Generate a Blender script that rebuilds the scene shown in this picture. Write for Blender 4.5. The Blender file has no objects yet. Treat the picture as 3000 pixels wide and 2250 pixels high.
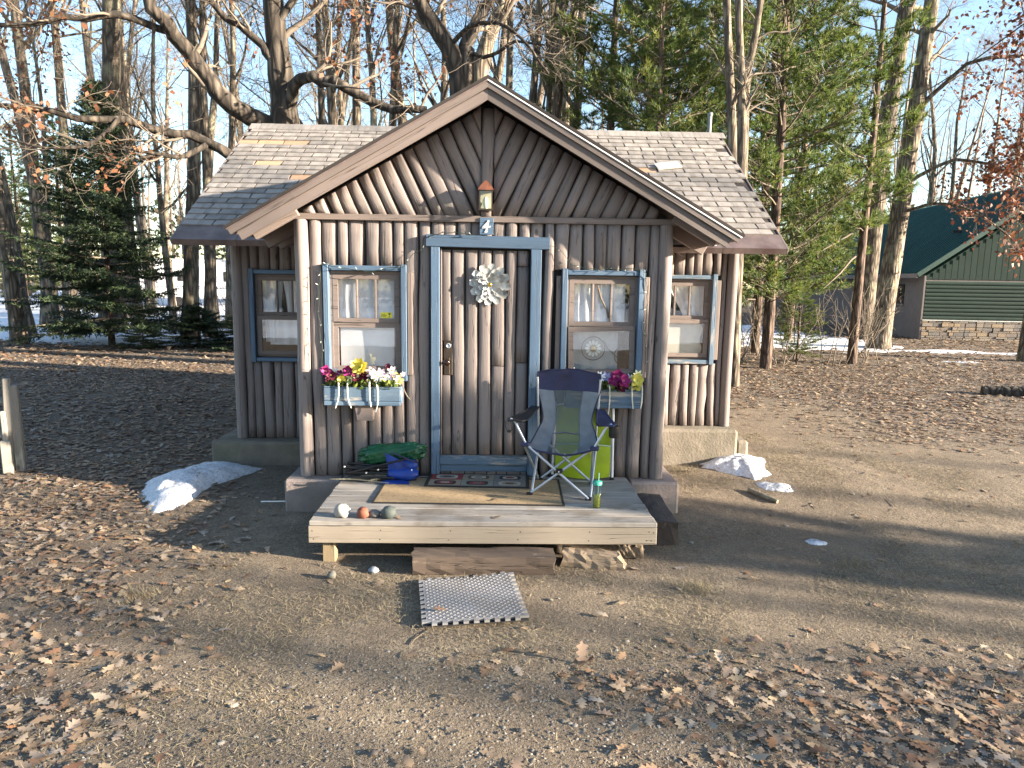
import bpy, math, random
import numpy as np
from mathutils import Vector, Matrix, Quaternion

# ---------------------------------------------------------------- scene, camera, light
S = bpy.context.scene
COL = S.collection
RAD = math.radians

cam_d = bpy.data.cameras.new('camera')
cam = bpy.data.objects.new('camera', cam_d); COL.objects.link(cam)
yaw, pitch, roll = 0.025533, 0.145423, 0.014876
_f = Vector((math.sin(yaw)*math.cos(pitch), math.cos(yaw)*math.cos(pitch), -math.sin(pitch)))
_r = Vector((math.cos(yaw), -math.sin(yaw), 0)); _u = _r.cross(_f)
_R = _r*math.cos(roll)+_u*math.sin(roll); _U = _u*math.cos(roll)-_r*math.sin(roll)
M = Matrix((( _R.x, _U.x, -_f.x, 0), (_R.y, _U.y, -_f.y, -5.964), (_R.z, _U.z, -_f.z, 1.99), (0, 0, 0, 1)))
cam.matrix_world = M
cam_d.sensor_width = 36; cam_d.sensor_fit = 'HORIZONTAL'; cam_d.lens = 2054.7/3000*36
cam_d.clip_start = 0.05; cam_d.clip_end = 600
S.camera = cam

SUN_AZ, SUN_EL = RAD(17.0), RAD(13.0)       # the sun stands to the right, a little towards the camera
sunv = Vector((math.cos(SUN_AZ)*math.cos(SUN_EL), -math.sin(SUN_AZ)*math.cos(SUN_EL), math.sin(SUN_EL)))
W = bpy.data.worlds.new('World'); S.world = W; W.use_nodes = True
wn = W.node_tree
sky = wn.nodes.new('ShaderNodeTexSky'); sky.sky_type = 'NISHITA'; sky.sun_disc = False
sky.sun_elevation = SUN_EL; sky.sun_rotation = RAD(90)+SUN_AZ
sky.altitude = 200; sky.air_density = 1.0; sky.dust_density = 0.6; sky.ozone_density = 1.4
bg = wn.nodes['Background']; bg.inputs['Strength'].default_value = 0.078
wn.links.new(sky.outputs[0], bg.inputs['Color'])
sun_d = bpy.data.lights.new('sun', 'SUN'); sun_d.energy = 5.0; sun_d.angle = RAD(0.7); sun_d.color = (1.0, 0.85, 0.67)
sun = bpy.data.objects.new('sun', sun_d); COL.objects.link(sun)
sun.rotation_euler = (-sunv).to_track_quat('-Z', 'Y').to_euler(); sun.location = sunv*60
vs = S.view_settings
vs.view_transform = 'Standard'; vs.look = 'None'; vs.gamma = 1; vs.use_curve_mapping = False; vs.exposure = 2.48

S.cycles.max_bounces = 5; S.cycles.diffuse_bounces = 2; S.cycles.glossy_bounces = 2; S.cycles.transparent_max_bounces = 8; S.cycles.caustics_reflective = False; S.cycles.caustics_refractive = False
rng = np.random.default_rng(7)
random.seed(7)

# ---------------------------------------------------------------- materials
def newmat(name):
    m = bpy.data.materials.new(name); m.use_nodes = True
    nt = m.node_tree; b = nt.nodes['Principled BSDF']
    return m, nt, b
def N(nt, t, **kw):
    n = nt.nodes.new(t)
    for k, v in kw.items():
        if k in n.inputs: n.inputs[k].default_value = v
        else: setattr(n, k, v)
    return n
def coords(nt, scale=(1, 1, 1), rnd=7.0, kind='Object'):
    tc = N(nt, 'ShaderNodeTexCoord'); oi = N(nt, 'ShaderNodeObjectInfo')
    mp = N(nt, 'ShaderNodeMapping'); mp.inputs['Scale'].default_value = scale
    ad = N(nt, 'ShaderNodeVectorMath', operation='ADD')
    sc = N(nt, 'ShaderNodeVectorMath', operation='SCALE'); sc.inputs[0].default_value = (rnd*3.1, rnd*1.7, rnd*2.3)
    nt.links.new(oi.outputs['Random'], sc.inputs['Scale'])
    nt.links.new(tc.outputs[kind], ad.inputs[0]); nt.links.new(sc.outputs[0], ad.inputs[1])
    nt.links.new(ad.outputs[0], mp.inputs['Vector'])
    return mp.outputs[0], oi.outputs['Random']
def noise(nt, vec, scale, detail=4, rough=.6, dist=0):
    n = N(nt, 'ShaderNodeTexNoise'); n.inputs['Scale'].default_value = scale; n.inputs['Detail'].default_value = detail
    n.inputs['Roughness'].default_value = rough; n.inputs['Distortion'].default_value = dist
    nt.links.new(vec, n.inputs['Vector']); return n.outputs['Fac']
def ramp(nt, fac, stops, interp='LINEAR'):
    r = N(nt, 'ShaderNodeValToRGB'); r.color_ramp.interpolation = interp
    e = r.color_ramp.elements
    while len(e) < len(stops): e.new(.5)
    for i, (p, c) in enumerate(stops):
        e[i].position = p; e[i].color = (*c, 1) if len(c) == 3 else c
    nt.links.new(fac, r.inputs[0]); return r.outputs[0]
def mix(nt, fac, a, b, mode='MIX'):
    m = N(nt, 'ShaderNodeMix', data_type='RGBA', blend_type=mode)
    if isinstance(fac, (int, float)): m.inputs[0].default_value = fac
    else: nt.links.new(fac, m.inputs[0])
    for i, v in ((6, a), (7, b)):
        if isinstance(v, tuple): m.inputs[i].default_value = (*v, 1)
        else: nt.links.new(v, m.inputs[i])
    return m.outputs[2]
def bump(nt, b, h, strength=.4, dist=.01, prev=None):
    n = N(nt, 'ShaderNodeBump'); n.inputs['Strength'].default_value = strength; n.inputs['Distance'].default_value = dist
    nt.links.new(h, n.inputs['Height'])
    if prev: nt.links.new(prev, n.inputs['Normal'])
    nt.links.new(n.outputs[0], b.inputs['Normal']); return n.outputs[0]
def tone(nt, col, rnd, lo, hi):
    mr = N(nt, 'ShaderNodeMapRange'); mr.inputs['To Min'].default_value = lo; mr.inputs['To Max'].default_value = hi
    nt.links.new(rnd, mr.inputs[0])
    hs = N(nt, 'ShaderNodeHueSaturation'); nt.links.new(mr.outputs[0], hs.inputs['Value']); nt.links.new(col, hs.inputs['Color'])
    return hs.outputs[0]
def dk(c, k): return tuple(min(1, x*k) for x in c)

def wood(name, base, wear=None, wear_amt=.5, rough=.75, grain=(1.2, 26, 26), crack=.55, lo=.85, hi=1.12, bstr=.5, spots=True, stain=None):
    """painted or weathered wood, grain along the piece's own X"""
    m, nt, b = newmat(name)
    v, r = coords(nt, grain)
    v2, _ = coords(nt, (1, 1, 1))
    g = noise(nt, v, 1.0, 6, .7, .3)
    c = ramp(nt, g, [(.25, dk(base, .80)), (.5, base), (.75, dk(base, 1.12))])
    blot = noise(nt, v2, 3.1, 4)
    c = mix(nt, ramp(nt, blot, [(.35, (0, 0, 0)), (.7, (.5,)*3)]), c, dk(base, .78))
    if wear:
        wv, _ = coords(nt, (grain[0]*1.6, grain[1]*.55, grain[2]*.55), 11)
        wn_ = noise(nt, wv, 1.0, 7, .72)
        c = mix(nt, ramp(nt, wn_, [(wear_amt, (0, 0, 0)), (wear_amt+.07, (1, 1, 1))]), c, wear)
    cv, _ = coords(nt, (grain[0]*.45, grain[1]*.9, grain[2]*.9), 5)
    cr = noise(nt, cv, 1.0, 2, .5, .4)
    crk = ramp(nt, cr, [(crack-.012, (1, 1, 1)), (crack, (0, 0, 0)), (crack+.012, (1, 1, 1))])
    c = mix(nt, crk, dk(base, .35), c)
    if spots:
        vo = N(nt, 'ShaderNodeTexVoronoi', feature='F1'); sv, _ = coords(nt, (2.2, 5, 5), 9)
        vo.inputs['Scale'].default_value = 1.6; nt.links.new(sv, vo.inputs['Vector'])
        kn = ramp(nt, vo.outputs['Distance'], [(.07, (1, 1, 1)), (.15, (0, 0, 0))])
        sx_ = N(nt, 'ShaderNodeSeparateColor'); nt.links.new(vo.outputs['Color'], sx_.inputs[0]); kn = mix(nt, 1.0, kn, ramp(nt, sx_.outputs[0], [(.55, (0, 0, 0)), (.6, (1, 1, 1))]), 'MULTIPLY')
        c = mix(nt, kn, c, dk(base, .4))
    if stain:
        sv2, _ = coords(nt, (1, 1.6, 1), 3); c = mix(nt, ramp(nt, noise(nt, sv2, 2.3, 6, .65), [(.48, (0, 0, 0)), (.66, (.75,)*3)]), c, stain)
    c = tone(nt, c, r, lo, hi)
    nt.links.new(c, b.inputs['Base Color']); b.inputs['Roughness'].default_value = rough
    p = bump(nt, b, g, bstr, .006); p = bump(nt, b, crk, .5, .006, p)
    return m
def plain(name, base, rough=.7, metal=0, vscale=9, lo=.85, hi=1.15, amt=.3, bs=.15, bscale=60, obj=(.9, 1.1), dirt=None):
    m, nt, b = newmat(name)
    v, r = coords(nt)
    f = noise(nt, v, vscale, 5)
    c = ramp(nt, f, [(.3, dk(base, 1-amt)), (.7, dk(base, 1+amt*.6))])
    if dirt:
        c = mix(nt, ramp(nt, noise(nt, v, vscale*.4, 6, .7), [(.5, (0, 0, 0)), (.68, (.85,)*3)]), c, dirt)
    c = tone(nt, c, r, *obj)
    nt.links.new(c, b.inputs['Base Color']); b.inputs['Roughness'].default_value = rough; b.inputs['Metallic'].default_value = metal
    if bs: bump(nt, b, noise(nt, v, bscale, 3), bs, .01)
    return m

LOGC = (.225, .190, .178)
BLUE = (.085, .145, .225)
m_log = wood('painted_log', LOGC, wear=(.36, .295, .24), wear_amt=.645, bstr=.8, lo=.78, hi=1.18)
m_rake = wood('unlit_rake_brown', (.115, .095, .086), spots=False)
m_trim = wood('brown_trim', (.205, .165, .148), wear=(.36, .27, .20), wear_amt=.72, spots=False)
m_blue = wood('blue_paint', BLUE, wear=(.34, .36, .36), wear_amt=.66, rough=.6, crack=.5, bstr=.4, spots=False)
m_blue_worn = wood('worn_blue_paint', (.10, .16, .23), wear=(.36, .33, .29), wear_amt=.52, rough=.7, spots=False)
m_deck = wood('weathered_board', (.30, .28, .255), wear=(.17, .15, .13), wear_amt=.60, rough=.85, grain=(1.0, 34, 34), lo=.84, hi=1.12, stain=(.13, .105, .08))
m_fascia = wood('deck_fascia_board', (.29, .25, .20), wear=(.27, .22, .18), wear_amt=.62, rough=.85, grain=(1.0, 26, 26))
m_post = wood('treated_post', (.24, .185, .11), rough=.8)
m_tie = wood('old_timber', (.095, .07, .054), wear=(.21, .165, .125), wear_amt=.60, rough=.95, grain=(2.2, 20, 20), crack=.5, bstr=1.0)
m_tar = wood('tarred_timber', (.055, .045, .04), wear=(.12, .09, .07), wear_amt=.6, rough=.9, grain=(2.2, 20, 20), bstr=1.0)
m_split = wood('split_firewood', (.24, .185, .13), wear=(.12, .095, .075), wear_amt=.62, rough=.9, grain=(2.5, 16, 16), bstr=1.0)
m_greyfence = wood('grey_fence_wood', (.24, .225, .20), wear=(.36, .36, .30), wear_amt=.6, rough=.9, bstr=.9)
m_bare = wood('bare_sheathing', (.44, .28, .175), rough=.8, spots=False)
m_white = plain('white_metal', (.80, .80, .78), .4, amt=.06, bs=0)
m_whitesnowy = plain('snow', (.66, .69, .74), .7, vscale=75, amt=.30, bs=1.0, bscale=80, obj=(1, 1), dirt=(.36, .34, .33))
m_snowfar = plain('far_snow', (.84, .87, .93), .6, vscale=1.2, amt=.08, bs=.3, bscale=6, obj=(1, 1))
m_steel = plain('silver_tube', (.50, .54, .60), .35, .6, amt=.1, bs=0)
m_black = plain('black_plastic', (.015, .015, .017), .45, amt=.2, bs=0)
m_darkin = plain('dark_interior', (.03, .026, .024), .9, bs=0)
m_iron = plain('bronze_hardware', (.09, .07, .055), .4, .7, bs=0)
m_knob = plain('dark_knob', (.03, .015, .012), .15, .2, bs=0)
m_copper = plain('copper_cap', (.42, .17, .10), .45, .5, dirt=(.12, .06, .05), vscale=25)
m_foundation = plain('painted_concrete', (.235, .195, .18), .9, vscale=5, amt=.25, bs=.6, bscale=45, dirt=(.20, .18, .15), obj=(1, 1))
m_foundgreen = plain('mossy_concrete', (.19, .165, .13), .95, vscale=4, amt=.3, bs=.6, bscale=45, dirt=(.115, .11, .065), obj=(1, 1))

def shingle_mat():
    m, nt, b = newmat('asphalt_shingle'); v, r = coords(nt)
    tc = N(nt, 'ShaderNodeTexCoord')
    f = noise(nt, v, 5, 5); gr = noise(nt, v, 260, 2)
    c = ramp(nt, f, [(.3, (.16, .145, .135)), (.6, (.25, .228, .208))])
    c = mix(nt, ramp(nt, gr, [(.4, (0, 0, 0)), (.7, (.6,)*3)]), c, (.34, .32, .295))
    st = noise(nt, coords(nt, (9, .8, 1), 0)[0], 1, 4)
    c = mix(nt, ramp(nt, st, [(.5, (0, 0, 0)), (.7, (.6,)*3)]), c, (.07, .06, .055))
    c = tone(nt, c, r, .78, 1.2)
    nt.links.new(c, b.inputs['Base Color']); b.inputs['Roughness'].default_value = .95
    bump(nt, b, gr, .4, .004); return m
m_shingle = shingle_mat()
m_shingledark = plain('shingle_underlay', (.035, .03, .028), .95, bs=0)
m_flash = plain('brown_eave_metal', (.17, .13, .118), .5, .1, vscale=6, amt=.35, dirt=(.10, .06, .055))

def glass_mat(name, tint=(1, 1, 1), refl=1.0, rough=.015):
    m, nt, b = newmat(name); nt.nodes.remove(b); out = nt.nodes['Material Output']
    tr = N(nt, 'ShaderNodeBsdfTransparent'); tr.inputs[0].default_value = (*tint, 1)
    gl = N(nt, 'ShaderNodeBsdfGlossy'); gl.inputs['Roughness'].default_value = rough
    lw = N(nt, 'ShaderNodeLayerWeight'); pw_ = N(nt, 'ShaderNodeMath', operation='POWER'); pw_.inputs[1].default_value = 4.0
    nt.links.new(lw.outputs['Facing'], pw_.inputs[0])
    mul = N(nt, 'ShaderNodeMath', operation='MULTIPLY_ADD'); mul.inputs[1].default_value = .85; mul.inputs[2].default_value = refl; mul.use_clamp = True
    v, _ = coords(nt); bm = N(nt, 'ShaderNodeBump'); bm.inputs['Strength'].default_value = .04
    nt.links.new(noise(nt, v, 5, 1), bm.inputs['Height']); nt.links.new(bm.outputs[0], gl.inputs['Normal'])
    mx = N(nt, 'ShaderNodeMixShader'); nt.links.new(pw_.outputs[0], mul.inputs[0]); nt.links.new(mul.outputs[0], mx.inputs[0])
    nt.links.new(tr.outputs[0], mx.inputs[1]); nt.links.new(gl.outputs[0], mx.inputs[2]); nt.links.new(mx.outputs[0], out.inputs[0])
    return m
m_glass = glass_mat('window_glass', refl=.085)
m_clear = glass_mat('clear_plastic', (.93, .95, .93), .05)
m_curtain = plain('white_curtain', (.74, .76, .78), .9, amt=.08, bs=.2, bscale=200)
m_greycurt = plain('grey_curtain', (.36, .38, .38), .9, amt=.12, bs=.2, bscale=200)
m_curtain_sage = plain('pale_screen', (.62, .63, .55), .8, vscale=4, amt=.12, bs=.1)
m_yellow = plain('yellow_sticker', (.80, .74, .05), .5, amt=.04, bs=0)
m_ink = plain('black_ink', (.03, .03, .02), .6, bs=0)

def bark_mat(name, c1, c2, sc=1.0, lich=None):
    m, nt, b = newmat(name); v, r = coords(nt, (9*sc, 9*sc, 1.6*sc))
    vo = N(nt, 'ShaderNodeTexVoronoi', feature='DISTANCE_TO_EDGE'); vo.inputs['Scale'].default_value = 1.3
    nz = noise(nt, v, 1.2, 5, .7)
    nt.links.new(v, vo.inputs['Vector'])
    f = N(nt, 'ShaderNodeMath', operation='MULTIPLY'); nt.links.new(vo.outputs['Distance'], f.inputs[0]); nt.links.new(nz, f.inputs[1])
    c = ramp(nt, f.outputs[0], [(.0, dk(c1, .4)), (.07, c1), (.24, c2)])
    if lich:
        v2, _ = coords(nt); c = mix(nt, ramp(nt, noise(nt, v2, 1.3, 6, .7), [(.52, (0, 0, 0)), (.66, (.7,)*3)]), c, lich)
    c = tone(nt, c, r, .8, 1.2)
    nt.links.new(c, b.inputs['Base Color']); b.inputs['Roughness'].default_value = .95
    bump(nt, b, f.outputs[0], 1.0, .05); return m
m_bark = bark_mat('oak_bark', (.12, .096, .072), (.34, .285, .22), lich=(.29, .27, .185))
m_barkdark = bark_mat('dark_oak_bark', (.05, .040, .031), (.155, .128, .10), .8)
m_twig = plain('twig_bark', (.18, .148, .115), .9, amt=.3, bs=0, obj=(.8, 1.2))
m_pinebark = bark_mat('pine_bark', (.09, .06, .045), (.22, .16, .12), 1.1)

def leaf_mat(name, cols, trans=.35, rough=.6):
    """colour varies over the leaf cloud by position; thin leaves let light through"""
    m, nt, b = newmat(name); out = nt.nodes['Material Output']
    at = N(nt, 'ShaderNodeAttribute', attribute_name='tint')
    n = len(cols)
    c = ramp(nt, at.outputs['Fac'], [(i/(n-1), col) for i, col in enumerate(cols)])
    nt.links.new(c, b.inputs['Base Color']); b.inputs['Roughness'].default_value = rough
    tl = N(nt, 'ShaderNodeBsdfTranslucent'); nt.links.new(c, tl.inputs[0])
    mx = N(nt, 'ShaderNodeMixShader'); mx.inputs[0].default_value = trans
    nt.links.new(b.outputs[0], mx.inputs[1]); nt.links.new(tl.outputs[0], mx.inputs[2]); nt.links.new(mx.outputs[0], out.inputs[0])
    return m
m_litter = leaf_mat('fallen_oak_leaf', [(.15, .095, .06), (.28, .20, .13), (.20, .16, .125), (.37, .28, .19), (.24, .125, .06), (.33, .29, .25), (.40, .30, .185), (.16, .08, .045), (.25, .205, .165)], .15, .85)
m_oakleaf = leaf_mat('clinging_oak_leaf', [(.16, .06, .03), (.26, .11, .05), (.21, .085, .045), (.31, .165, .08)], .35)
m_redleaf = leaf_mat('clinging_red_leaf', [(.085, .03, .022), (.16, .055, .03), (.23, .085, .035), (.11, .038, .028)], .3)
m_pine = leaf_mat('pine_needle', [(.04, .08, .025), (.08, .13, .032), (.125, .17, .038), (.18, .19, .045)], .4)
m_spruce = leaf_mat('spruce_needle', [(.018, .035, .02), (.03, .055, .025), (.05, .075, .028), (.085, .105, .03)], .25)
m_grass = leaf_mat('dry_grass', [(.24, .195, .125), (.34, .285, .19), (.29, .235, .155), (.19, .175, .095), (.40, .34, .24)], .25, .85)
m_pebble = leaf_mat('pebble', [(.17, .145, .115), (.25, .21, .165), (.12, .10, .085), (.36, .33, .28), (.20, .155, .11)], 0, .85)

def ground_mat():
    m, nt, b = newmat('dirt_ground')
    tc = N(nt, 'ShaderNodeTexCoord'); v = tc.outputs['Object']
    big = noise(nt, v, .55, 5, .6); mid = noise(nt, v, 3.5, 6, .7); fine = noise(nt, v, 60, 4, .7); grit = noise(nt, v, 260, 2)
    c = ramp(nt, mid, [(.3, (.125, .096, .068)), (.5, (.225, .177, .122)), (.72, (.32, .262, .18))])
    c = mix(nt, ramp(nt, big, [(.42, (0, 0, 0)), (.6, (.8,)*3)]), c, (.145, .113, .080))
    c = mix(nt, ramp(nt, fine, [(.38, (.9,)*3), (.54, (0, 0, 0))]), c, (.085, .062, .042))
    c = mix(nt, ramp(nt, noise(nt, v, 18, 5, .75), [(.36, (.8,)*3), (.5, (0, 0, 0))]), c, (.11, .083, .058))
    c = mix(nt, ramp(nt, grit, [(.60, (0, 0, 0)), (.72, (.8,)*3)]), c, (.40, .35, .275))
    at = N(nt, 'ShaderNodeAttribute', attribute_name='humus')
    hum = ramp(nt, fine, [(.3, (.055, .04, .03)), (.6, (.15, .115, .085))])
    c = mix(nt, at.outputs['Fac'], c, hum)
    nt.links.new(c, b.inputs['Base Color']); b.inputs['Roughness'].default_value = .95
    p = bump(nt, b, mid, .5, .06); p = bump(nt, b, fine, .7, .02, p); bump(nt, b, grit, .5, .006, p)
    return m
m_ground = ground_mat()

# ---------------------------------------------------------------- geometry helpers
def tag(o, label=None, cat=None, group=None, kind=None):
    if label: o['label'] = label
    if cat: o['category'] = cat
    if group: o['group'] = group
    if kind: o['kind'] = kind
    return o
def empty(name, loc=(0, 0, 0), rz=0, label=None, cat=None, group=None):
    o = bpy.data.objects.new(name, None); COL.objects.link(o); o.location = loc; o.rotation_euler = (0, 0, rz)
    o.empty_display_size = .1
    return tag(o, label, cat, group)
def link(name, me, parent=None, mat4=None):
    o = bpy.data.objects.new(name, me); COL.objects.link(o)
    if parent: o.parent = parent
    if mat4 is not None: o.matrix_local = mat4
    return o
def frame(origin, x, z):
    """matrix with local X along x and local Z near z"""
    x = Vector(x).normalized(); z = Vector(z); y = z.cross(x).normalized(); z = x.cross(y)
    return Matrix(((x.x, y.x, z.x, origin[0]), (x.y, y.y, z.y, origin[1]), (x.z, y.z, z.z, origin[2]), (0, 0, 0, 1)))
def np_mesh(name, V, quads=None, tris=None, mats=(), smooth=False, tint=None, midx=None):
    me = bpy.data.meshes.new(name)
    V = np.asarray(V, np.float32); me.vertices.add(len(V)); me.vertices.foreach_set('co', V.ravel())
    parts = []; starts = []; tot = 0
    if quads is not None and len(quads):
        q = np.asarray(quads, np.int32); parts.append(q.ravel()); starts.append(np.arange(len(q))*4); tot = len(q)*4
    if tris is not None and len(tris):
        t = np.asarray(tris, np.int32); parts.append(t.ravel()); starts.append(tot+np.arange(len(t))*3); tot += len(t)*3
    li = np.concatenate(parts); st = np.concatenate(starts).astype(np.int32)
    me.loops.add(len(li)); me.loops.foreach_set('vertex_index', li)
    me.polygons.add(len(st)); me.polygons.foreach_set('loop_start', st)
    if midx is not None: me.polygons.foreach_set('material_index', np.asarray(midx, np.int32))
    me.update(calc_edges=True)
    if smooth: me.polygons.foreach_set('use_smooth', np.ones(len(st), bool))
    if tint is not None:
        a = me.attributes.new('tint', 'FLOAT', 'POINT'); a.data.foreach_set('value', np.asarray(tint, np.float32))
    for m in (mats if isinstance(mats, (list, tuple)) else [mats]): me.materials.append(m)
    return me
class MB:
    """collects simple shapes into one mesh"""
    def __init__(s): s.v = []; s.f = []; s.mi = []; s.sm = []
    def add(s, vs_, fs_, mi=0, smooth=False):
        o = len(s.v); s.v += [tuple(p) for p in vs_]
        for f in fs_: s.f.append(tuple(i+o for i in f)); s.mi.append(mi); s.sm.append(smooth)
        return s
    def box(s, lo, hi, mi=0, T=None, bev=0):
        x0, y0, z0 = lo; x1, y1, z1 = hi
        if bev:
            b = min(bev, (x1-x0)*.45, (y1-y0)*.45, (z1-z0)*.45)
            vv = []; idx = {}
            for sx in (0, 1):
                for sy in (0, 1):
                    for sz in (0, 1):
                        for ax in range(3):
                            p = [x1 if sx else x0, y1 if sy else y0, z1 if sz else z0]
                            for k in range(3):
                                if k != ax: p[k] += (-b if (sx, sy, sz)[k] else b)
                            idx[(sx, sy, sz, ax)] = len(vv); vv.append(p)
            ff = []
            for ax in range(3):
                o1, o2 = [k for k in range(3) if k != ax]
                for sgn in (0, 1):
                    def key(a, c):
                        t = [0, 0, 0]; t[ax] = sgn; t[o1] = a; t[o2] = c; return idx[(*t, ax)]
                    ff.append((key(0, 0), key(1, 0), key(1, 1), key(0, 1)))
            for ax in range(3):       # edges along ax
                o1, o2 = [k for k in range(3) if k != ax]
                for a in (0, 1):
                    for c in (0, 1):
                        def key(e, face):
                            t = [0, 0, 0]; t[ax] = e; t[o1] = a; t[o2] = c; return idx[(*t, face)]
                        ff.append((key(0, o1), key(1, o1), key(1, o2), key(0, o2)))
            for sx in (0, 1):
                for sy in (0, 1):
                    for sz in (0, 1): ff.append(tuple(idx[(sx, sy, sz, ax)] for ax in range(3)))
        else:
            vv = [(x, y, z) for x in (x0, x1) for y in (y0, y1) for z in (z0, z1)]
            ff = [(0, 1, 3, 2), (4, 6, 7, 5), (0, 4, 5, 1), (2, 3, 7, 6), (0, 2, 6, 4), (1, 5, 7, 3)]
        if T is not None: vv = [T @ Vector(p) for p in vv]
        return s.add(vv, ff, mi)
    def tube(s, pts, rad, sides=8, mi=0, caps=True, smooth=True, squash=1):
        pts = [Vector(p) for p in pts]; n = len(pts)
        if not hasattr(rad, '__len__'): rad = [rad]*n
        t0 = (pts[1]-pts[0]).normalized(); a = t0.orthogonal().normalized(); vv = []
        for i, p in enumerate(pts):
            t = (pts[min(i+1, n-1)]-pts[max(i-1, 0)]).normalized()
            a = (a-t*a.dot(t)).normalized(); b = t.cross(a)
            for k in range(sides):
                th = 2*math.pi*k/sides; vv.append(p+(a*math.cos(th)+b*math.sin(th)*squash)*rad[i])
        ff = [(i*sides+k, i*sides+(k+1) % sides, (i+1)*sides+(k+1) % sides, (i+1)*sides+k) for i in range(n-1) for k in range(sides)]
        s.add(vv, ff, mi, smooth)
        if caps:
            s.add(vv[:sides][::-1], [tuple(range(sides))], mi); s.add(vv[-sides:], [tuple(range(sides))], mi)
        return s
    def lathe(s, prof, sides=16, mi=0, T=None, smooth=True):
        vv = []
        for r, z in prof:
            for k in range(sides):
                th = 2*math.pi*k/sides; vv.append(Vector((r*math.cos(th), r*math.sin(th), z)))
        if T is not None: vv = [T @ p for p in vv]
        ff = [(i*sides+k, i*sides+(k+1) % sides, (i+1)*sides+(k+1) % sides, (i+1)*sides+k) for i in range(len(prof)-1) for k in range(sides)]
        s.add(vv, ff, mi, smooth)
        s.add(vv[:sides][::-1], [tuple(range(sides))], mi); s.add(vv[-sides:], [tuple(range(sides))], mi)
        return s
    def grid(s, fn, nu, nv, mi=0, smooth=True, thick=None):
        vv = [fn(i/nu, j/nv) for i in range(nu+1) for j in range(nv+1)]
        ff = [(i*(nv+1)+j, (i+1)*(nv+1)+j, (i+1)*(nv+1)+j+1, i*(nv+1)+j+1) for i in range(nu) for j in range(nv)]
        return s.add(vv, ff, mi, smooth)
    def poly(s, pts, mi=0): return s.add(pts, [tuple(range(len(pts)))], mi)
    def prism(s, pts, d, mi=0):
        """extrude a planar polygon by vector d"""
        n = len(pts); a = [Vector(p) for p in pts]; b = [p+Vector(d) for p in a]
        ff = [tuple(range(n))[::-1], tuple(range(n, 2*n))]+[(i, (i+1) % n, n+(i+1) % n, n+i) for i in range(n)]
        return s.add(a+b, ff, mi)
    def mesh(s, name, mats):
        me = bpy.data.meshes.new(name); me.from_pydata([tuple(p) for p in s.v], [], s.f)
        me.polygons.foreach_set('material_index', s.mi); me.polygons.foreach_set('use_smooth', s.sm)
        for m in (mats if isinstance(mats, (list, tuple)) else [mats]): me.materials.append(m)
        me.update(); return me
    def build(s, name, mats, parent=None, mat4=None):
        return link(name, s.mesh(name, mats), parent, mat4)
def board(name, a, b, w, h, mat, parent, up=(0, 0, 1), bev=.004):
    """a plank from a to b, w across, h thick along up; origin at a, local X along it"""
    a, b = Vector(a), Vector(b); L = (b-a).length
    return MB().box((0, -w/2, -h/2), (L, w/2, h/2), bev=bev).build(name, mat, parent, frame(a, b-a, up))
def half_log(name, origin, along, out, s0, s1, w, depth, mat, parent, seed, nseg=10, nprof=9, wob=.006, round_=False):
    """a split pole; s0/s1(u) give where each strand starts and ends along it"""
    r = np.random.default_rng(seed)
    us = np.linspace(-1, 1, nprof); ph = r.uniform(0, 6.28, 6)
    V = []
    for i in range(nseg+1):
        t = i/nseg
        for u in us:
            uu = u*w/2
            a0, a1 = s0(uu), s1(uu); x = a0+(a1-a0)*t
            ws = 1+.05*math.sin(5.1*x+ph[0])+.03*math.sin(13*x+ph[1])
            lat = wob*math.sin(2.3*x+ph[2])+wob*.5*math.sin(6.1*x+ph[3])
            d = depth*math.sqrt(max(0, 1-u*u))**.5*(1+.08*math.sin(4*x+ph[4]))+.0025*math.sin(17*x+4*u+ph[5])
            V.append((x, uu*ws+lat, d if abs(u) < 1 else -.012))
    F = [(i*nprof+k, (i+1)*nprof+k, (i+1)*nprof+k+1, i*nprof+k+1) for i in range(nseg) for k in range(nprof-1)]
    me = bpy.data.meshes.new(name)
    F += [tuple(range(nprof)), tuple(range(nseg*nprof, (nseg+1)*nprof))[::-1]]
    me.from_pydata(V, [], F)
    sm = [True]*(nseg*(nprof-1))+[False]*2; me.polygons.foreach_set('use_smooth', sm); me.materials.append(mat)
    return link(name, me, parent, frame(origin, along, out))

# ---------------------------------------------------------------- ground
def vnoise(x, y, seed=0):
    """cheap smooth value noise, vectorised"""
    x = np.asarray(x, float); y = np.asarray(y, float)
    xi = np.floor(x).astype(int); yi = np.floor(y).astype(int); fx = x-xi; fy = y-yi
    fx = fx*fx*(3-2*fx); fy = fy*fy*(3-2*fy)
    def h(a, b):
        n = (a*374761393+b*668265263+seed*974634777) & 0x7fffffff
        n = ((n ^ (n >> 13))*1274126177) & 0x7fffffff
        return ((n ^ (n >> 16)) & 0xffff)/65535.0
    return (h(xi, yi)*(1-fx)+h(xi+1, yi)*fx)*(1-fy)+(h(xi, yi+1)*(1-fx)+h(xi+1, yi+1)*fx)*fy
def fbm(x, y, seed=0, o=4):
    s = 0; a = .5
    for i in range(o): s = s+a*vnoise(x*2**i, y*2**i, seed+i); a *= .5
    return s
def sstep(a, b, x):
    t = np.clip((np.asarray(x, float)-a)/(b-a), 0, 1); return t*t*(3-2*t)
def gz(x, y):
    """height of the terrain"""
    z = .06*sstep(-1.0, 1.3, y)+.05*sstep(1.2, 6, y)+.07*sstep(.8, 2.6, x)*sstep(-1.2, 1.2, y)*(1-sstep(5, 12, y))
    return z+.022*(fbm(np.asarray(x)*1.1, np.asarray(y)*1.1, 3)-.47)+.012*(fbm(np.asarray(x)*5, np.asarray(y)*5, 9, 2)-.37)
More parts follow.
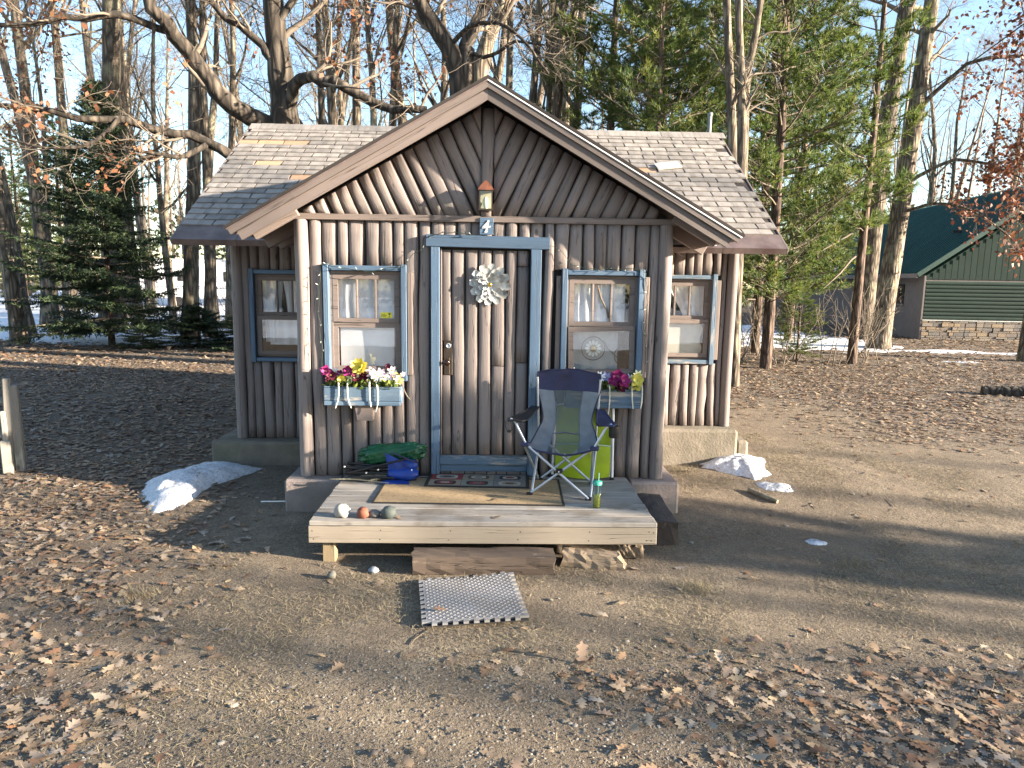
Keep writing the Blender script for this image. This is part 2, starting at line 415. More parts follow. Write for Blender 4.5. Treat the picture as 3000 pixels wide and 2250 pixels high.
def litter_density(x, y):
    """how thickly leaves lie, 0..1"""
    x = np.asarray(x, float); y = np.asarray(y, float)
    n = fbm(x*.7, y*.7, 21); n2 = fbm(x*2.2, y*2.2, 33, 3)
    left = sstep(-1.9, -3.6, x+.28*(y-.5))*(.55+.9*n)
    back = sstep(3.2, 6.0, y+.25*(n-.5)*6)
    fr = sstep(-2.15, -2.9, y+.6*(n-.47))*sstep(-.6, 1.6, x+.6*(n2-.4))
    fl = sstep(-1.9, -2.9, y+.6*(n-.47))*sstep(-1.2, -2.4, x+.5*(n2-.4))
    rb = sstep(3.3, 5.6, x-.15*y+1.4*(n-.47))*sstep(1.4, 3.4, y)*.9
    d = np.maximum.reduce([left*(.85+.35*sstep(-3, 1.0, y)), back, fr*.85, fl*.8, rb])
    return np.clip(d*(.35+1.35*n2), 0, 1)
xs = np.unique(np.concatenate([np.arange(-160, -24, 12), np.arange(-24, -7, .6), np.arange(-7, 7, .1), np.arange(7, 24, .6), np.arange(24, 161, 12)]))
ys = np.unique(np.concatenate([np.arange(-120, -8, 10), np.arange(-8, -4, .5), np.arange(-4, 5, .1), np.arange(5, 30, .5), np.arange(30, 201, 12)]))
GX, GY = np.meshgrid(xs, ys, indexing='ij'); GZ = gz(GX, GY)
nx, ny = GX.shape; ii = (np.arange(nx-1)[:, None]*ny+np.arange(ny-1)[None, :]).ravel()
gq = np.stack([ii, ii+ny, ii+ny+1, ii+1], 1)
gm = np_mesh('ground', np.stack([GX, GY, GZ], -1).reshape(-1, 3), quads=gq, mats=m_ground, smooth=True)
a = gm.attributes.new('humus', 'FLOAT', 'POINT'); a.data.foreach_set('value', np.clip(litter_density(GX, GY)*1.15-.1, 0, .92).astype(np.float32).ravel())
tag(link('ground', gm), kind='structure')

# ---------------------------------------------------------------- the cabin
XC = -.075                       # ridge line of the front gable
AP, SL, HS = 3.51, .567, 2.0   # apex height, slope, half span
YW = 1.40                       # front face of the side wings
EY, EZ, RY, RZ = .85, 2.345, 3.20, 3.86   # main eave and ridge
MSL = (RZ-EZ)/(RY-EY)
cabin = empty('log_cabin', (0, 0, 0), 0, 'small brown log-sided cabin with front gable, blue-trimmed door and shingled roof', 'cabin')
def wall_sheet(name, x0, x1, z0, z1, y, holes, thick, parent):
    """flat backing wall with rectangular openings"""
    xb = sorted({x0, x1, *[h[0] for h in holes], *[h[1] for h in holes]}); zb = sorted({z0, z1, *[h[2] for h in holes], *[h[3] for h in holes]})
    mb = MB()
    for i in range(len(xb)-1):
        for j in range(len(zb)-1):
            cx, cz = (xb[i]+xb[i+1])/2, (zb[j]+zb[j+1])/2
            if any(h[0] < cx < h[1] and h[2] < cz < h[3] for h in holes): continue
            mb.box((xb[i], y, zb[j]), (xb[i+1], y+thick, zb[j+1]))
    return mb.build(name, m_darkin, parent)
_seed = [100]
def sd(): _seed[0] += 1; return _seed[0]
def log_row(wall, x0, x1, z0, z1, y, holes, avg=.106, depth=.046, axis='x', skip=()):
    """upright half-logs from x0 to x1, interrupted by openings"""
    r = random.Random(sd()); x = x0
    while x < x1-.03:
        w = avg*r.uniform(.76, 1.24); w = min(w, x1-x) if x1-x > w*.6 else x1-x
        if x1-x-w < .045: w = x1-x
        c = x+w/2; spans = [(z0+r.uniform(-.004, .004), z1)]
        for h in holes:
            if h[0]-.015 < c < h[1]+.015:
                spans = [p for s in spans for p in ((s[0], min(s[1], h[2])), (max(s[0], h[3]), s[1])) if p[1]-p[0] > .04]
        for a0, a1 in spans:
            L = a1-a0
            if axis == 'x': o, out = (c, y, a0), (0, -1, 0)
            elif axis == 'l': o, out = (y, c, a0), (-1, 0, 0)
            else: o, out = (y, c, a0), (1, 0, 0)
            half_log('log', o, (0, 0, 1), out, lambda u: 0, lambda u, L=L: L, w*1.03, depth*r.uniform(.75, 1.25), m_log, wall, sd(), nseg=max(3, int(L/.16)))
        x += w
# openings: x0,x1,z0,z1
DOOR = (-.53, .38, .30, 2.27)
WINL = (-1.426, -.737, 1.15, 2.10); WINR = (.556, 1.246, 1.15, 2.09)
WWL = (-2.515, -1.83, 1.13, 2.07); WWR = (1.61, 2.30, 1.16, 2.08)
def shrink(h, d=.05): return (h[0]+d, h[1]-d, h[2]+d, h[3]-d)
fw = wall_sheet('front_wall', -1.62, 1.45, .28, 2.52, .0, [shrink(DOOR, .08), shrink(WINL), shrink(WINR)], .05, cabin)
log_row(fw, -1.545, 1.365, .306, 2.468, 0, [DOOR, WINL, WINR])
for cx_ in (-1.603, 1.418):      # round corner posts
    r = random.Random(sd()); pts = [(z, .004*math.sin(3*z), .004*math.sin(4*z+1)) for z in np.linspace(0, 2.16, 12)]
    MB().tube(pts, [.058*r.uniform(.95, 1.05) for _ in pts], 14).build('corner_post', m_log, fw, frame((cx_, -.03, .306), (0, 0, 1), (0, -1, 0)))
# the gable: slanted half-logs either side of a centre post
gb = MB().prism([(XC-1.62, .0, 2.50), (XC+1.55, 0, 2.50), (XC, 0, AP-.09)], (0, .05, 0)).build('gable', m_darkin, cabin)
half_log('centre_post', (XC, -.012, 2.515), (0, 0, 1), (0, -1, 0), lambda u: 0, lambda u: AP-.15-2.515, .108, .062, m_log, gb, sd(), nseg=8)
ANG = RAD(25)
for side in (-1, 1):
    d = Vector((side*math.sin(ANG), 0, math.cos(ANG))); lat = Vector((side*-math.cos(ANG)*-1, 0, -math.sin(ANG)*1))
    # local Y of frame(): out x along
    r = random.Random(40+side); b0 = XC+side*(-.42)
    k = 0; xb = XC-side*.47
    while (xb-XC)*side < 1.62:
        w = .106*r.uniform(.84, 1.16); step = w/math.cos(ANG)*1.0
        xb += side*step*.5; ox = xb; xb += side*step*.5
        fm = frame((ox, 0, 2.515), d, (0, -1, 0)); yl = fm.col[1].to_3d()
        def lim(u, ox=ox, d=d, yl=yl, side=side):
            px, pz = ox+yl.x*u, 2.515+yl.z*u
            lo = -yl.z*u/d.z                                   # at the base board
            if abs(d.x) > 1e-6:                                # at the centre post
                lo = max(lo, (XC+side*.052-px)/d.x*1.0 if (XC+side*.052-px)*side > 0 else -9)
            # rake: z = AP-.10 - SL*|x-XC|
            hi = (AP-.115-SL*side*(px-XC)-pz)/(d.z+SL*side*d.x)
            return lo, max(hi, lo+.004)
        c0, c1 = lim(0)
        e = [lim(u) for u in (-w/2, w/2)]
        if c1-c0 > .05:
            half_log('gable_log', (ox, 0, 2.515), d, (0, -1, 0), lambda u: lim(u)[0], lambda u: lim(u)[1], w*1.02, .05*r.uniform(.9, 1.1), m_log, gb, sd(), nseg=max(3, int((c1-c0)/.15)))
        k += 1
board('gable_base_board', (-1.685, -.045, 2.491), (1.505, -.045, 2.491), .05, .05, m_trim, gb, (0, -1, 0))
# side walls of the front room and the wings
for nm, xw, ax, x0, x1 in (('side_wall', -1.62, 'l', .06, 1.36), ('side_wall', 1.45, 'r', .06, 1.36)):
    sw = MB().box((min(xw, xw*.965), .05, .28), (max(xw, xw*.965), 1.42, 2.5)).build(nm, m_darkin, cabin)
    log_row(sw, x0, x1, .306, 2.46, xw, [], axis=ax)
wl = wall_sheet('left_wing_wall', -2.68, -1.57, .28, 2.46, YW, [shrink(WWL)], .05, cabin)
log_row(wl, -2.60, -1.63, .312, 2.46, YW, [WWL])
wr = wall_sheet('right_wing_wall', 1.40, 2.50, .28, 2.46, YW, [shrink(WWR)], .05, cabin)
log_row(wr, 1.47, 2.41, .49, 2.46, YW, [WWR])
for wl_, xx, zz in ((wl, -2.65, .312), (wr, 2.465, .49)):
    MB().tube([(z, .004*math.sin(3*z), 0) for z in np.linspace(0, 2.46-zz, 10)], [.056]*10, 14).build('corner_post', m_log, wl_, frame((xx, YW-.03, zz), (0, 0, 1), (0, -1, 0)))
for xw, ax in ((-2.68, 'l'), (2.50, 'r')):
    sw = MB().prism([(xw, YW+.05, .28), (xw, 5.0, .28), (xw, 5.0, 2.5), (xw, RY, RZ-.15), (xw, YW+.05, 2.55)], (.05 if xw < 0 else -.05, 0, 0)).build('end_wall', m_darkin, cabin)
    log_row(sw, YW+.03, 5.0, .36, 2.5, xw, [], axis=ax)
MB().box((-2.68, 5.0, .28), (2.5, 5.06, 2.5)).build('back_wall', m_trim, cabin)
MB().box((-1.6, .06, .28), (1.43, 1.40, .30)).box((-2.66, 1.46, .28), (2.48, 4.99, .30)).build('floor', m_darkin, cabin)
# foundation
MB().box((-1.77, -.17, -.15), (-1.29, 1.3, .302), bev=.02).build('foundation_block', m_foundation, cabin)
MB().box((1.17, -.17, -.15), (1.60, 1.3, .302), bev=.02).build('foundation_block', m_foundation, cabin)
MB().box((-1.28, -.10, -.15), (1.165, .2, .272), bev=.01).build('foundation_block', m_foundation, cabin)
MB().box((-2.92, 1.18, -.15), (-1.60, 4.9, .308), bev=.025).build('foundation_block', m_foundgreen, cabin)
MB().box((1.42, 1.16, -.1), (2.56, 4.9, .487), bev=.03).build('foundation_block', m_foundgreen, cabin)
MB().box((2.562, 1.22, -.1), (2.70, 3.5, .36), bev=.03).build('foundation_block', m_foundgreen, cabin)

# ---- roofs
zg = lambda x: AP-SL*abs(x-XC)
zm = lambda y: EZ+MSL*(y-EY)
groof = MB()
for sgn in (-1, 1):
    xe = XC+sgn*HS; ze = zg(xe)
    top = [(XC, -.30, AP), (xe, -.30, ze), (xe, EY+.01, ze), (XC, EY+(AP-EZ)/MSL, AP)]
    if sgn > 0: top = top[::-1]
    groof.prism([(p[0], p[1], p[2]-.045) for p in top], (0, 0, .045))
gro = groof.build('gable_roof', m_trim, cabin)
gs = MB()
for sgn in (-1, 1):
    xe = XC+sgn*(HS+.025); ze = zg(xe)
    top = [(XC, -.335, AP+.001), (xe, -.335, ze+.001), (xe, EY+.0, ze+.001), (XC, EY+(AP-EZ)/MSL+.03, AP+.001)]
    if sgn > 0: top = top[::-1]
    gs.prism(top, (0, 0, .018))
gs.build('gable_roof_shingles', m_shingle, gro)
for sgn in (-1, 1):
    dirv = Vector((sgn, 0, -SL)); L = HS*math.sqrt(1+SL*SL); up = Vector((sgn*SL, 0, 1)).normalized()
    a0 = Vector((XC, -.312, AP)); 
    nm_ = lambda o, y: a0+up*o+Vector((0, y, 0))
    def rake(name, o, y, w, h, mat, l0=0, l1=0):
        # mitred at the ridge
        s_ = sgn; pl = []
        for oo in (o-h/2, o+h/2):
            pl.append((oo*SL if True else 0, oo))
        mb = MB(); Lx = L+l1
        v = []
        for yy in (y-w/2, y+w/2):
            for oo in (o-h/2, o+h/2):
                v.append((-oo*SL, yy*s_, oo)); v.append((Lx, yy*s_, oo))
        f = [(0, 1, 3, 2), (4, 6, 7, 5), (0, 4, 5, 1), (2, 3, 7, 6), (0, 2, 6, 4), (1, 5, 7, 3)]
        mb.add(v, f)
        return mb.build(name, mat, gro, frame(a0, dirv, up))
    rake('rake_trim', -.030, -.016, .03, .042, m_trim if sgn < 0 else m_rake, l1=.02)  # paler brown on the left rake puts its sunlight into the colour
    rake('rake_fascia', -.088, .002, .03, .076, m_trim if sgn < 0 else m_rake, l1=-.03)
    rake('rake_gap', -.0512, -.013, .012, .005, m_shingledark, l1=-.03)
    rake('drip_edge', -.004, -.034, .008, .009 if sgn > 0 else .012, m_white if sgn > 0 else m_flash, l1=.03)
    rake('shingle_edge', .016, -.030, .02, .020, m_shingledark, l1=.04)
    for yy, ex in ((-.16, -.14), (.42, -.05), (1.0 if sgn > 0 else .74, -.06)):   # exposed rafters
        a = Vector((XC+sgn*1.53, yy, zg(XC+sgn*1.53)-.105)); b = a+dirv.normalized()*((HS-1.53)*math.sqrt(1+SL*SL)+ex)
        board('rafter', a, b, .055, .11, m_trim, gro, up)
# main roof: sheathing, shingles tab by tab on the slope in view
X0, X1 = -3.05, 2.80
SLN = math.hypot(RY-EY, RZ-EZ); UPM = Vector((0, -(RZ-EZ), RY-EY)).normalized(); ALM = Vector((0, RY-EY, RZ-EZ)).normalized()
mroof = MB()
mroof.prism([(X0, EY, EZ-.05), (X1, EY, EZ-.05), (X1, RY, RZ-.05), (X0, RY, RZ-.05)], (0, 0, .045))
mroof.prism([(X0, RY, RZ-.05), (X1, RY, RZ-.05), (X1, 5.5, RZ-.05-MSL*2.3), (X0, 5.5, RZ-.05-MSL*2.3)], (0, 0, .045))
mro = mroof.build('main_roof', [m_shingledark], cabin)
MB().prism([(X0+.005, RY+.02, RZ-.004), (X1-.005, RY+.02, RZ-.004), (X1-.005, 5.52, RZ-.004-MSL*2.32), (X0+.005, 5.52, RZ-.004-MSL*2.32)], (0, 0, .02)).build('rear_slope_shingles', m_shingle, mro)
# underside of the eave boards and eave metal
for xa, xb_ in ((X0, -2.45), (-2.45, -1.72), (1.62, 2.18), (2.18, X1)):
    mb = MB().box((xa+.002, -.02, .001), (xb_-.002, .245, .008)).box((xa+.002, -.028, -.055), (xb_-.002, -.02, .008))
    mb.build('eave_metal', m_flash, mro, Matrix.Translation((0, EY, EZ)) @ Matrix.Rotation(math.atan(MSL), 4, 'X'))
for xx in (-2.93, -2.52, -2.05, -1.75, 1.62, 2.1, 2.62):
    a = Vector((xx, EY+.10, EZ-.02)); MB().tube([(0, 0, 0), (.65, 0, 0)], [.048, .05], 9).build('rafter_tail', m_log, mro, frame(a, ALM, UPM))
board('rake_board', (X0-.012, EY, EZ-.03), (X0-.012, RY, RZ-.03), .02, .06, m_trim, mro, UPM)
board('rake_board', (X1+.012, EY, EZ-.03), (X1+.012, RY, RZ-.03), .02, .06, m_trim, mro, UPM)
def shingle_mesh(i, w=.289):
    r = random.Random(i); mb = MB()
    n = 4; v = []
    for j in (0, 1):
        for k in range(n+1):
            x = w*k/n; zc = r.uniform(0, .004)
            y = 0 if j == 0 else .155
            h = (.0165+zc+r.uniform(0, .003)) if j == 0 else .002
            v.append((x, y+r.uniform(-.002, .002), h))
    for k in range(n+1): v.append((v[k][0], v[k][1], .003))
    f = [(k, k+1, n+2+k, n+1+k) for k in range(n)]+[(2*n+2+k, 2*n+3+k, k+1, k) for k in range(n)]
    f += [(0, n+1, 2*n+2), (n, 3*n+2, 2*n+1)]
    return mb.add(v, f).mesh('shingle', m_shingle)
SHM = [shingle_mesh(i) for i in range(6)]; SHT = SHM[0].copy(); SHT.materials[0] = m_bare
sh_r = random.Random(5); rows = int((SLN-.25)/.1165); count = 0; rest = MB()
for side in (-1, 1):
    for rr in range(rows):
        s = .235+rr*.1165; z = EZ+ALM.z*s; y = EY+ALM.y*s
        off = (rr % 2)*.152+sh_r.uniform(-.015, .015)+(rr*.037 % .07)
        xs_ = np.arange(X0-.305+off, X1, .305)
        for x in xs_:
            if x+.15 < X0 or x+.15 > X1 or (x-XC)*side < 0 or (x+.3-XC)*side < 0: continue
            inner = x+.289 if side < 0 else x
            if zg(inner)-.10 > z+.1: continue
            if zg(inner)+.03 > z+.1 and abs(inner-XC) < 1.2: continue
            x_ = max(x, X0-.01); wcl = min(x+.289, X1+.01)-x_
            bare = (side < 0 and ((rr == rows-4 and x < -2.42) or (rr == rows-9 and -2.85 < x < -2.5) or (rr == rows-12 and -2.36 < x < -2.0))) or (side > 0 and rr == rows-9 and 1.45 < x < 1.80)
            me = SHT if bare else SHM[sh_r.randrange(6)]
            mt = Matrix.Translation((x_, y, z)) @ Matrix.Rotation(math.atan(MSL)+sh_r.uniform(-.006, .006), 4, 'X') @ Matrix.Rotation(sh_r.uniform(-.006, .006), 4, 'Z') @ Matrix.Diagonal((wcl/.289, 1, .4 if bare else 1, 1))
            o = link('shingle', me, mro, mt); count += 1
for side, xa, xb_ in ((-1, X0, XC), (1, XC, X1)):          # ridge caps
    x = xa
    capm = MB().prism([(0, -.13, -.075), (0, 0, .012), (0, .13, -.075), (0, .13, -.082), (0, 0, .004), (0, -.13, -.082)], (.14, 0, 0)).mesh('ridge_cap', m_shingle) if side < 0 else capm
    while x < xb_-.05:
        if abs(x-XC) > .7: link('ridge_cap', capm, mro, Matrix.Translation((x, RY, RZ+.012+sh_r.uniform(0, .004))))
        x += .133
o = link('loose_shingle', SHM[1].copy(), mro, Matrix.Translation((1.84, 2.24, zm(2.24)+.022)) @ Matrix.Rotation(math.atan(MSL)+.1, 4, 'X') @ Matrix.Rotation(.22, 4, 'Z'))
o.data.materials[0] = plain('pale_loose_shingle', (.52, .49, .45), .9, bs=.1); tag(o, 'pale loose shingle lying askew on the right roof slope')
o = MB().tube([(2.76, 3.5, 3.5), (2.765, 3.5, 4.16)], .028, 8).lathe([(.028, 4.15), (.036, 4.16), (.036, 4.19), (.01, 4.20)], 10, T=Matrix.Translation((2.765, 3.5, 0))).build('vent_pipe', plain('galvanised_pipe', (.20, .215, .225), .6, .2), mro)

# ---- door
dcx = (-.46+.29)/2
door = MB().box((-.462, -.006, .49), (.292, .03, 2.255)).build('door', m_darkin, cabin)
r = random.Random(3); x = -.455; ws = [.085, .115, .112, .110, .113, .090, .105]; tot = sum(ws); ws = [w*.74/tot for w in ws]
for i, w in enumerate(ws):
    cuts = [(.50, 2.24)]
    if i == 0: cuts = [(.50, 1.19), (1.487, 2.24)]
    if i == 4: cuts = [(.50, 1.27), (1.275, 2.24)]
    if i == 6: cuts = [(.50, 1.30), (1.305, 2.11), (2.115, 2.24)]
    for a0, a1 in cuts:
        half_log('door_log', (x+w/2, -.006, a0), (0, 0, 1), (0, -1, 0), lambda u: 0, lambda u, L=a1-a0: L, w*.99, .036*r.uniform(.85, 1.1), m_log, door, sd(), nseg=max(3, int((a1-a0)/.15)), wob=.003)
    x += w
for xa, xb_ in ((-.535, -.463), (.293, .380)):
    board('door_jamb', ((xa+xb_)/2, -.055, .325), ((xa+xb_)/2, -.055, 2.262), .066, xb_-xa, m_blue, door, (1, 0, 0))
board('door_stop', (-.452, -.03, .5), (-.452, -.03, 2.25), .05, .014, m_trim, door, (1, 0, 0))
board('door_head', (-.575, -.062, 2.313), (.448, -.062, 2.301), .098, .062, m_blue, door, (0, -1, 0))
board('door_sill', (-.462, -.045, .458), (.292, -.045, .458), .075, .07, m_blue_worn, door, (0, -1, 0))
board('kick_board', (-.462, -.025, .385), (.292, -.025, .385), .065, .05, m_blue, door, (0, -1, 0))
rr_ = random.Random(8); x = -.46                      # row of stub log ends under the sill
while x < .27:
    w = .1*rr_.uniform(.8, 1.2); w = min(w, .29-x); MB().box((x+.004, -.02, .30), (x+w-.004, .0, .35), bev=.004).build('log_stub', m_log, door); x += w
pl = MB().box((-.43, -.036, 1.19), (-.357, -.028, 1.49), bev=.004).box((-.425, -.041, 1.195), (-.380, -.036, 1.345), bev=.003).build('lock_plate', m_iron, door)
Tk = Matrix.Translation((-.402, -.036, 1.305)) @ Matrix.Rotation(RAD(90), 4, 'X')
MB().lathe([(.018, 0), (.018, .012), (.009, .016), (.009, .032), (.024, .040), (.029, .052), (.024, .064), (.008, .068)], 16, T=Tk).build('door_knob', m_knob, door)
Tk = Matrix.Translation((-.391, -.036, 1.443)) @ Matrix.Rotation(RAD(90), 4, 'X')
MB().lathe([(.022, 0), (.022, .008), (.016, .012), (.013, .008), (.006, .006)], 16, T=Tk).build('deadbolt', m_steel, door)
MB().tube([(-.402, -.042, 1.235), (-.402, -.0425, 1.2349)], .006, 8).box((-.404, -.0428, 1.212), (-.400, -.0415, 1.236)).build('keyhole', m_ink, door)

# ---- windows
def window(name, h, y, tl, curt, lower, seed, tilt=0, sill=True):
    x0, x1, z0, z1 = h; r = random.Random(seed)
    t = .046
    win = MB().box((x0+t, y-.02, z0+t), (x0+t+.02, y+.06, z1-t)).box((x1-t-.02, y-.02, z0+t), (x1-t, y+.06, z1-t)).box((x0+t+.02, y-.02, z1-t-.02), (x1-t-.02, y+.06, z1-t)).box((x0+t+.02, y-.02, z0+t), (x1-t-.02, y+.06, z0+t+.02)).build('window', m_trim, cabin)
    tag(win, tl)
    bm = m_blue if name != 'worn' else m_blue_worn
    board('casing', (x0+t/2, y-.045, z0-.01), (x0+t/2, y-.045, z1+.012), .075, t, bm, win, (1, 0, 0))
    board('casing', (x1-t/2, y-.045, z0-.01), (x1-t/2, y-.045, z1+.012), .075, t, bm, win, (1, 0, 0))
    board('casing', (x0+t+.002, y-.043, z1-t*.45), (x1-t-.002, y-.043, z1-t*.45), .042, .06, bm, win, (0, -1, 0))
    board('casing', (x0+t+.002, y-.043, z0+t*.4), (x1-t-.002, y-.043, z0+t*.4), .042, .06, bm, win, (0, -1, 0))
    a0, a1 = x0+t+.022, x1-t-.022; zt, zb, zm_ = z1-t-.022, z0+t+.022, z0+(z1-z0)*.505
    # upper sash with three panes
    us = MB().box((a0, y-.022, zm_), (a0+.042, y+.008, zt)).box((a1-.042, y-.022, zm_), (a1, y+.008, zt)).box((a0+.042, y-.022, zt-.042), (a1-.042, y+.008, zt)).box((a0+.042, y-.022, zm_), (a1-.042, y+.008, zm_+.035))
    us.build('upper_sash', m_trim, win)
    pw = (a1-a0-.084)/3
    for k in (1, 2):
        MB().box((a0+.042+pw*k-.009, y-.020, zm_+.035), (a0+.042+pw*k+.009, y+.004, zt-.042), bev=.003).build('muntin', m_trim, win)
    for k in range(3):
        MB().box((a0+.042+pw*k+(.009 if k else 0), y-.009, zm_+.035), (a0+.042+pw*(k+1)-(.009 if k < 2 else 0), y-.006, zt-.042)).build('pane', m_glass, win)
    # lower sash, in a storm frame
    yf = y-.035 if lower != 'recess' else y-.0
    T = Matrix.Translation(((a0+a1)/2, 0, zm_)) @ Matrix.Rotation(tilt, 4, 'Y') @ Matrix.Translation((-(a0+a1)/2, 0, -zm_))
    ls = MB().box((a0-.005, yf-.012, zb), (a0+.038, yf+.012, zm_-.002), T=T).box((a1-.038, yf-.012, zb), (a1+.005, yf+.012, zm_-.002), T=T).box((a0+.038, yf-.012, zm_-.045), (a1-.038, yf+.012, zm_-.002), T=T).box((a0+.038, yf-.012, zb), (a1-.038, yf+.012, zb+.04), T=T)
    ls.build('lower_sash', m_trim, win)
    MB().box((a0+.038, yf-.003, zb+.04), (a1-.038, yf+.001, zm_-.045), T=T).build('pane', m_glass, win)
    # curtains and screens behind the glass
    def drape(u0, u1, zb_, zt_, yy, nf, amp, gather=0):
        def fn(u, v):
            zz = zt_+(zb_-zt_)*v; xx = u0+(u1-u0)*u
            xx += gather*math.sin(v*math.pi*.55)*(u-.5)*-1
            return (xx, yy+amp*math.sin(u*nf*6.28+1.5*math.sin(v*3))+.01*math.sin(u*7), zz)
        return fn
    if curt == 'two':
        MB().grid(drape(a0, (a0+a1)/2-.02, zm_-.28, zt, y+.03, 4, .010, .10), 40, 8).build('curtain', m_curtain, win)
        MB().grid(drape((a0+a1)/2-.03, a1, zm_-.28, zt, y+.032, 4, .010, .10), 40, 8).build('curtain', m_curtain, win)
    elif curt == 'valance':
        MB().grid(drape(a0+.0, a1-.0, zm_-.02, zt-.0, y+.026, 5, .006), 40, 6).build('curtain', m_curtain, win)
    elif curt == 'full':
        MB().grid(drape(a0+.0, a1-.07, zm_-.05, zt, y+.026, 5, .008), 50, 8).build('curtain', m_curtain, win)
    elif curt == 'pulled':
        def fn(u, v):
            zz = zt+(zm_-.02-zt)*v; xx = a1-.03-(a1-a0)*.75*(1-.65*v*0)*u*(1-.55*v)
            return (xx, y+.022+.008*math.sin(u*22), zz)
        MB().grid(fn, 40, 8).build('curtain', m_curtain, win)
    if lower == 'screen' or lower == 'recess':
        MB().grid(lambda u, v: (a0+.05+(a1-a0-.10)*u, y+.022+.005*math.sin(u*9)*math.sin(v*5), zb+.03+(zm_-zb-.04)*v), 10, 8).build('blind', m_curtain, win)
    if lower == 'sage':
        MB().grid(lambda u, v: (a0+.03+(a1-a0-.08+.012*math.sin(v*11))*u, y+.01, zb+.03+(zm_-zb-.04)*v), 6, 24).build('blind', m_curtain_sage, win)
    if lower == 'grey':
        MB().grid(lambda u, v: (a0+.04+(a1-a0-.16)*u, y+.034+.006*math.sin(u*19+v), zb+.02+(zm_-zb-.05)*v), 30, 6).build('curtain', m_greycurt, win)
    if lower == 'sheer':
        MB().grid(lambda u, v: (a0+.10+(a1-a0-.12)*u, y+.025+.006*math.sin(u*25), zb+.10+(zm_-zb-.12)*v), 40, 6).build('curtain', m_curtain, win)
    return win
w1 = window('blue', WINL, 0, 'front window left of the door with a small yellow sticker', 'valance', 'recess', 1)
w2 = window('blue', WINR, 0, 'front window right of the door with a daisy hanging in its lower pane', 'full', 'grey', 2, tilt=-.028)
w3 = window('blue', WWL, YW, 'shaded left wing window with a parted white curtain', 'two', 'sheer', 3)
w4 = window('worn', WWR, YW, 'sunlit right wing window with peeling paint and a pale blind', 'pulled', 'sage', 4)
for wq, h, y in ((w1, WINL, 0), (w2, WINR, 0), (w4, WWR, YW)):     # narrow brown side strips
    for sx in (h[0]-.025, h[1]+.025):
        if wq is w4 and sx < 2: continue
        if wq is w1 and sx < -1: sx -= .006
        board('side_strip', (sx, y-.052, h[2]+.04), (sx, y-.052, h[3]-.05), .022, .042, m_trim, wq, (1, 0, 0))
st = MB().box((-.963, -.0145, 1.668), (-.868, -.0115, 1.716))
for k, (u, l) in enumerate(((.010, .035), (.020, .048), (.029, .04))): st.box((-.958, -.0155, 1.712-u-.004), (-.958+l, -.0146, 1.712-u), mi=1)
st.box((-.890, -.0155, 1.676), (-.887, -.0146, 1.700), mi=1)
for aa in (-60, -20, 20, 60): st.box((-.0025, -.0155, 0), (.0025, -.0146, .017), mi=1, T=Matrix.Translation((-.8885, 0, 1.697)) @ Matrix.Rotation(RAD(aa), 4, 'Y'))
st.box((-.899, -.0155, 1.674), (-.878, -.0146, 1.677), mi=1)
st.build('sticker', [m_yellow, m_ink], w1)
tag(bpy.data.objects['sticker'], 'small yellow sticker with black print in the lower corner of a pane')
# daisy disc hanging in the right window
def ring(c, rad, tr, mb, mi=0, n=28): mb.tube([(c[0]+rad*math.cos(t), c[1], c[2]+rad*math.sin(t)) for t in np.linspace(0, 2*math.pi, n+1)], tr, 5, mi, caps=False)
m_daisyY = plain('daisy_yellow', (.62, .45, .14), .5, bs=0); m_daisyW = plain('daisy_white', (.72, .74, .68), .5, bs=0)
ds = MB(); cc = (.845, -.004+.02, 1.43); ring(cc, .100, .0035, ds, 2)
ds.lathe([(.002, -.004), (.024, -.004), (.024, .006), (.002, .008)], 14, 0, T=Matrix.Translation(cc) @ Matrix.Rotation(RAD(90), 4, 'X'))
for k in range(12):
    t = 2*math.pi*k/12; Tp = Matrix.Translation(cc) @ Matrix.Rotation(-t, 4, 'Y')
    ds.prism([Tp @ Vector(p) for p in ((.030, 0, -.004), (.05, 0, -.012), (.066, 0, -.010), (.072, 0, 0), (.066, 0, .010), (.05, 0, .012), (.030, 0, .004))], (0, .004, 0), 1)
ring((1.12, .02, 1.37), .09, .003, ds, 2); ds.tube([(.93, .02, 1.50), (.98, .02, 1.42), (1.05, .02, 1.36), (1.10, .02, 1.345)], .003, 5, 2)
o = ds.build('daisy_suncatcher', [m_daisyY, m_daisyW, m_iron]); tag(o, 'round daisy ornament hanging behind the lower pane of the right front window', 'ornament')
MB().tube([(.86, -.002, 1.98), (.895, .0, 1.86), (.95, .0, 1.76), (.965, .0, 1.69)], [.008, .009, .01, .008], 6).build('stick', m_twig)
tag(bpy.data.objects['stick'], 'bent brown stick leaning inside the upper panes of the right front window', 'stick')

# ---- lamp, number plate, metal flower on the door
lan = empty('wall_lantern', (-.085, -.075, 2.56), 0, 'copper-capped glass porch lantern on the centre post of the gable', 'lantern')
MB().box((-.045, -.005, .02), (.045, .015, .20), bev=.004).build('back_plate', m_iron, lan)
cage = MB()
for sx in (-.05, .05):
    for yy in (-.115, -.015): cage.box((sx-.005, yy-.005, 0), (sx+.005, yy+.005, .145))
cage.box((-.057, -.122, -.008), (.057, -.008, .004)).box((-.056, -.121, .141), (.056, -.009, .149))
cage.build('cage', m_iron, lan)
for lo, hi in (((-.045, -.1165, .004), (.045, -.1145, .141)), ((-.051, -.11, .004), (-.049, -.02, .141)), ((.049, -.11, .004), (.051, -.02, .141))): MB().box(lo, hi).build('pane', m_clear, lan)
MB().lathe([(.012, .005), (.022, .03), (.026, .06), (.018, .09), (.010, .10)], 12, T=Matrix.Translation((0, -.065, 0))).build('bulb', plain('frosted_bulb', (.78, .74, .62), .35, bs=0), lan)
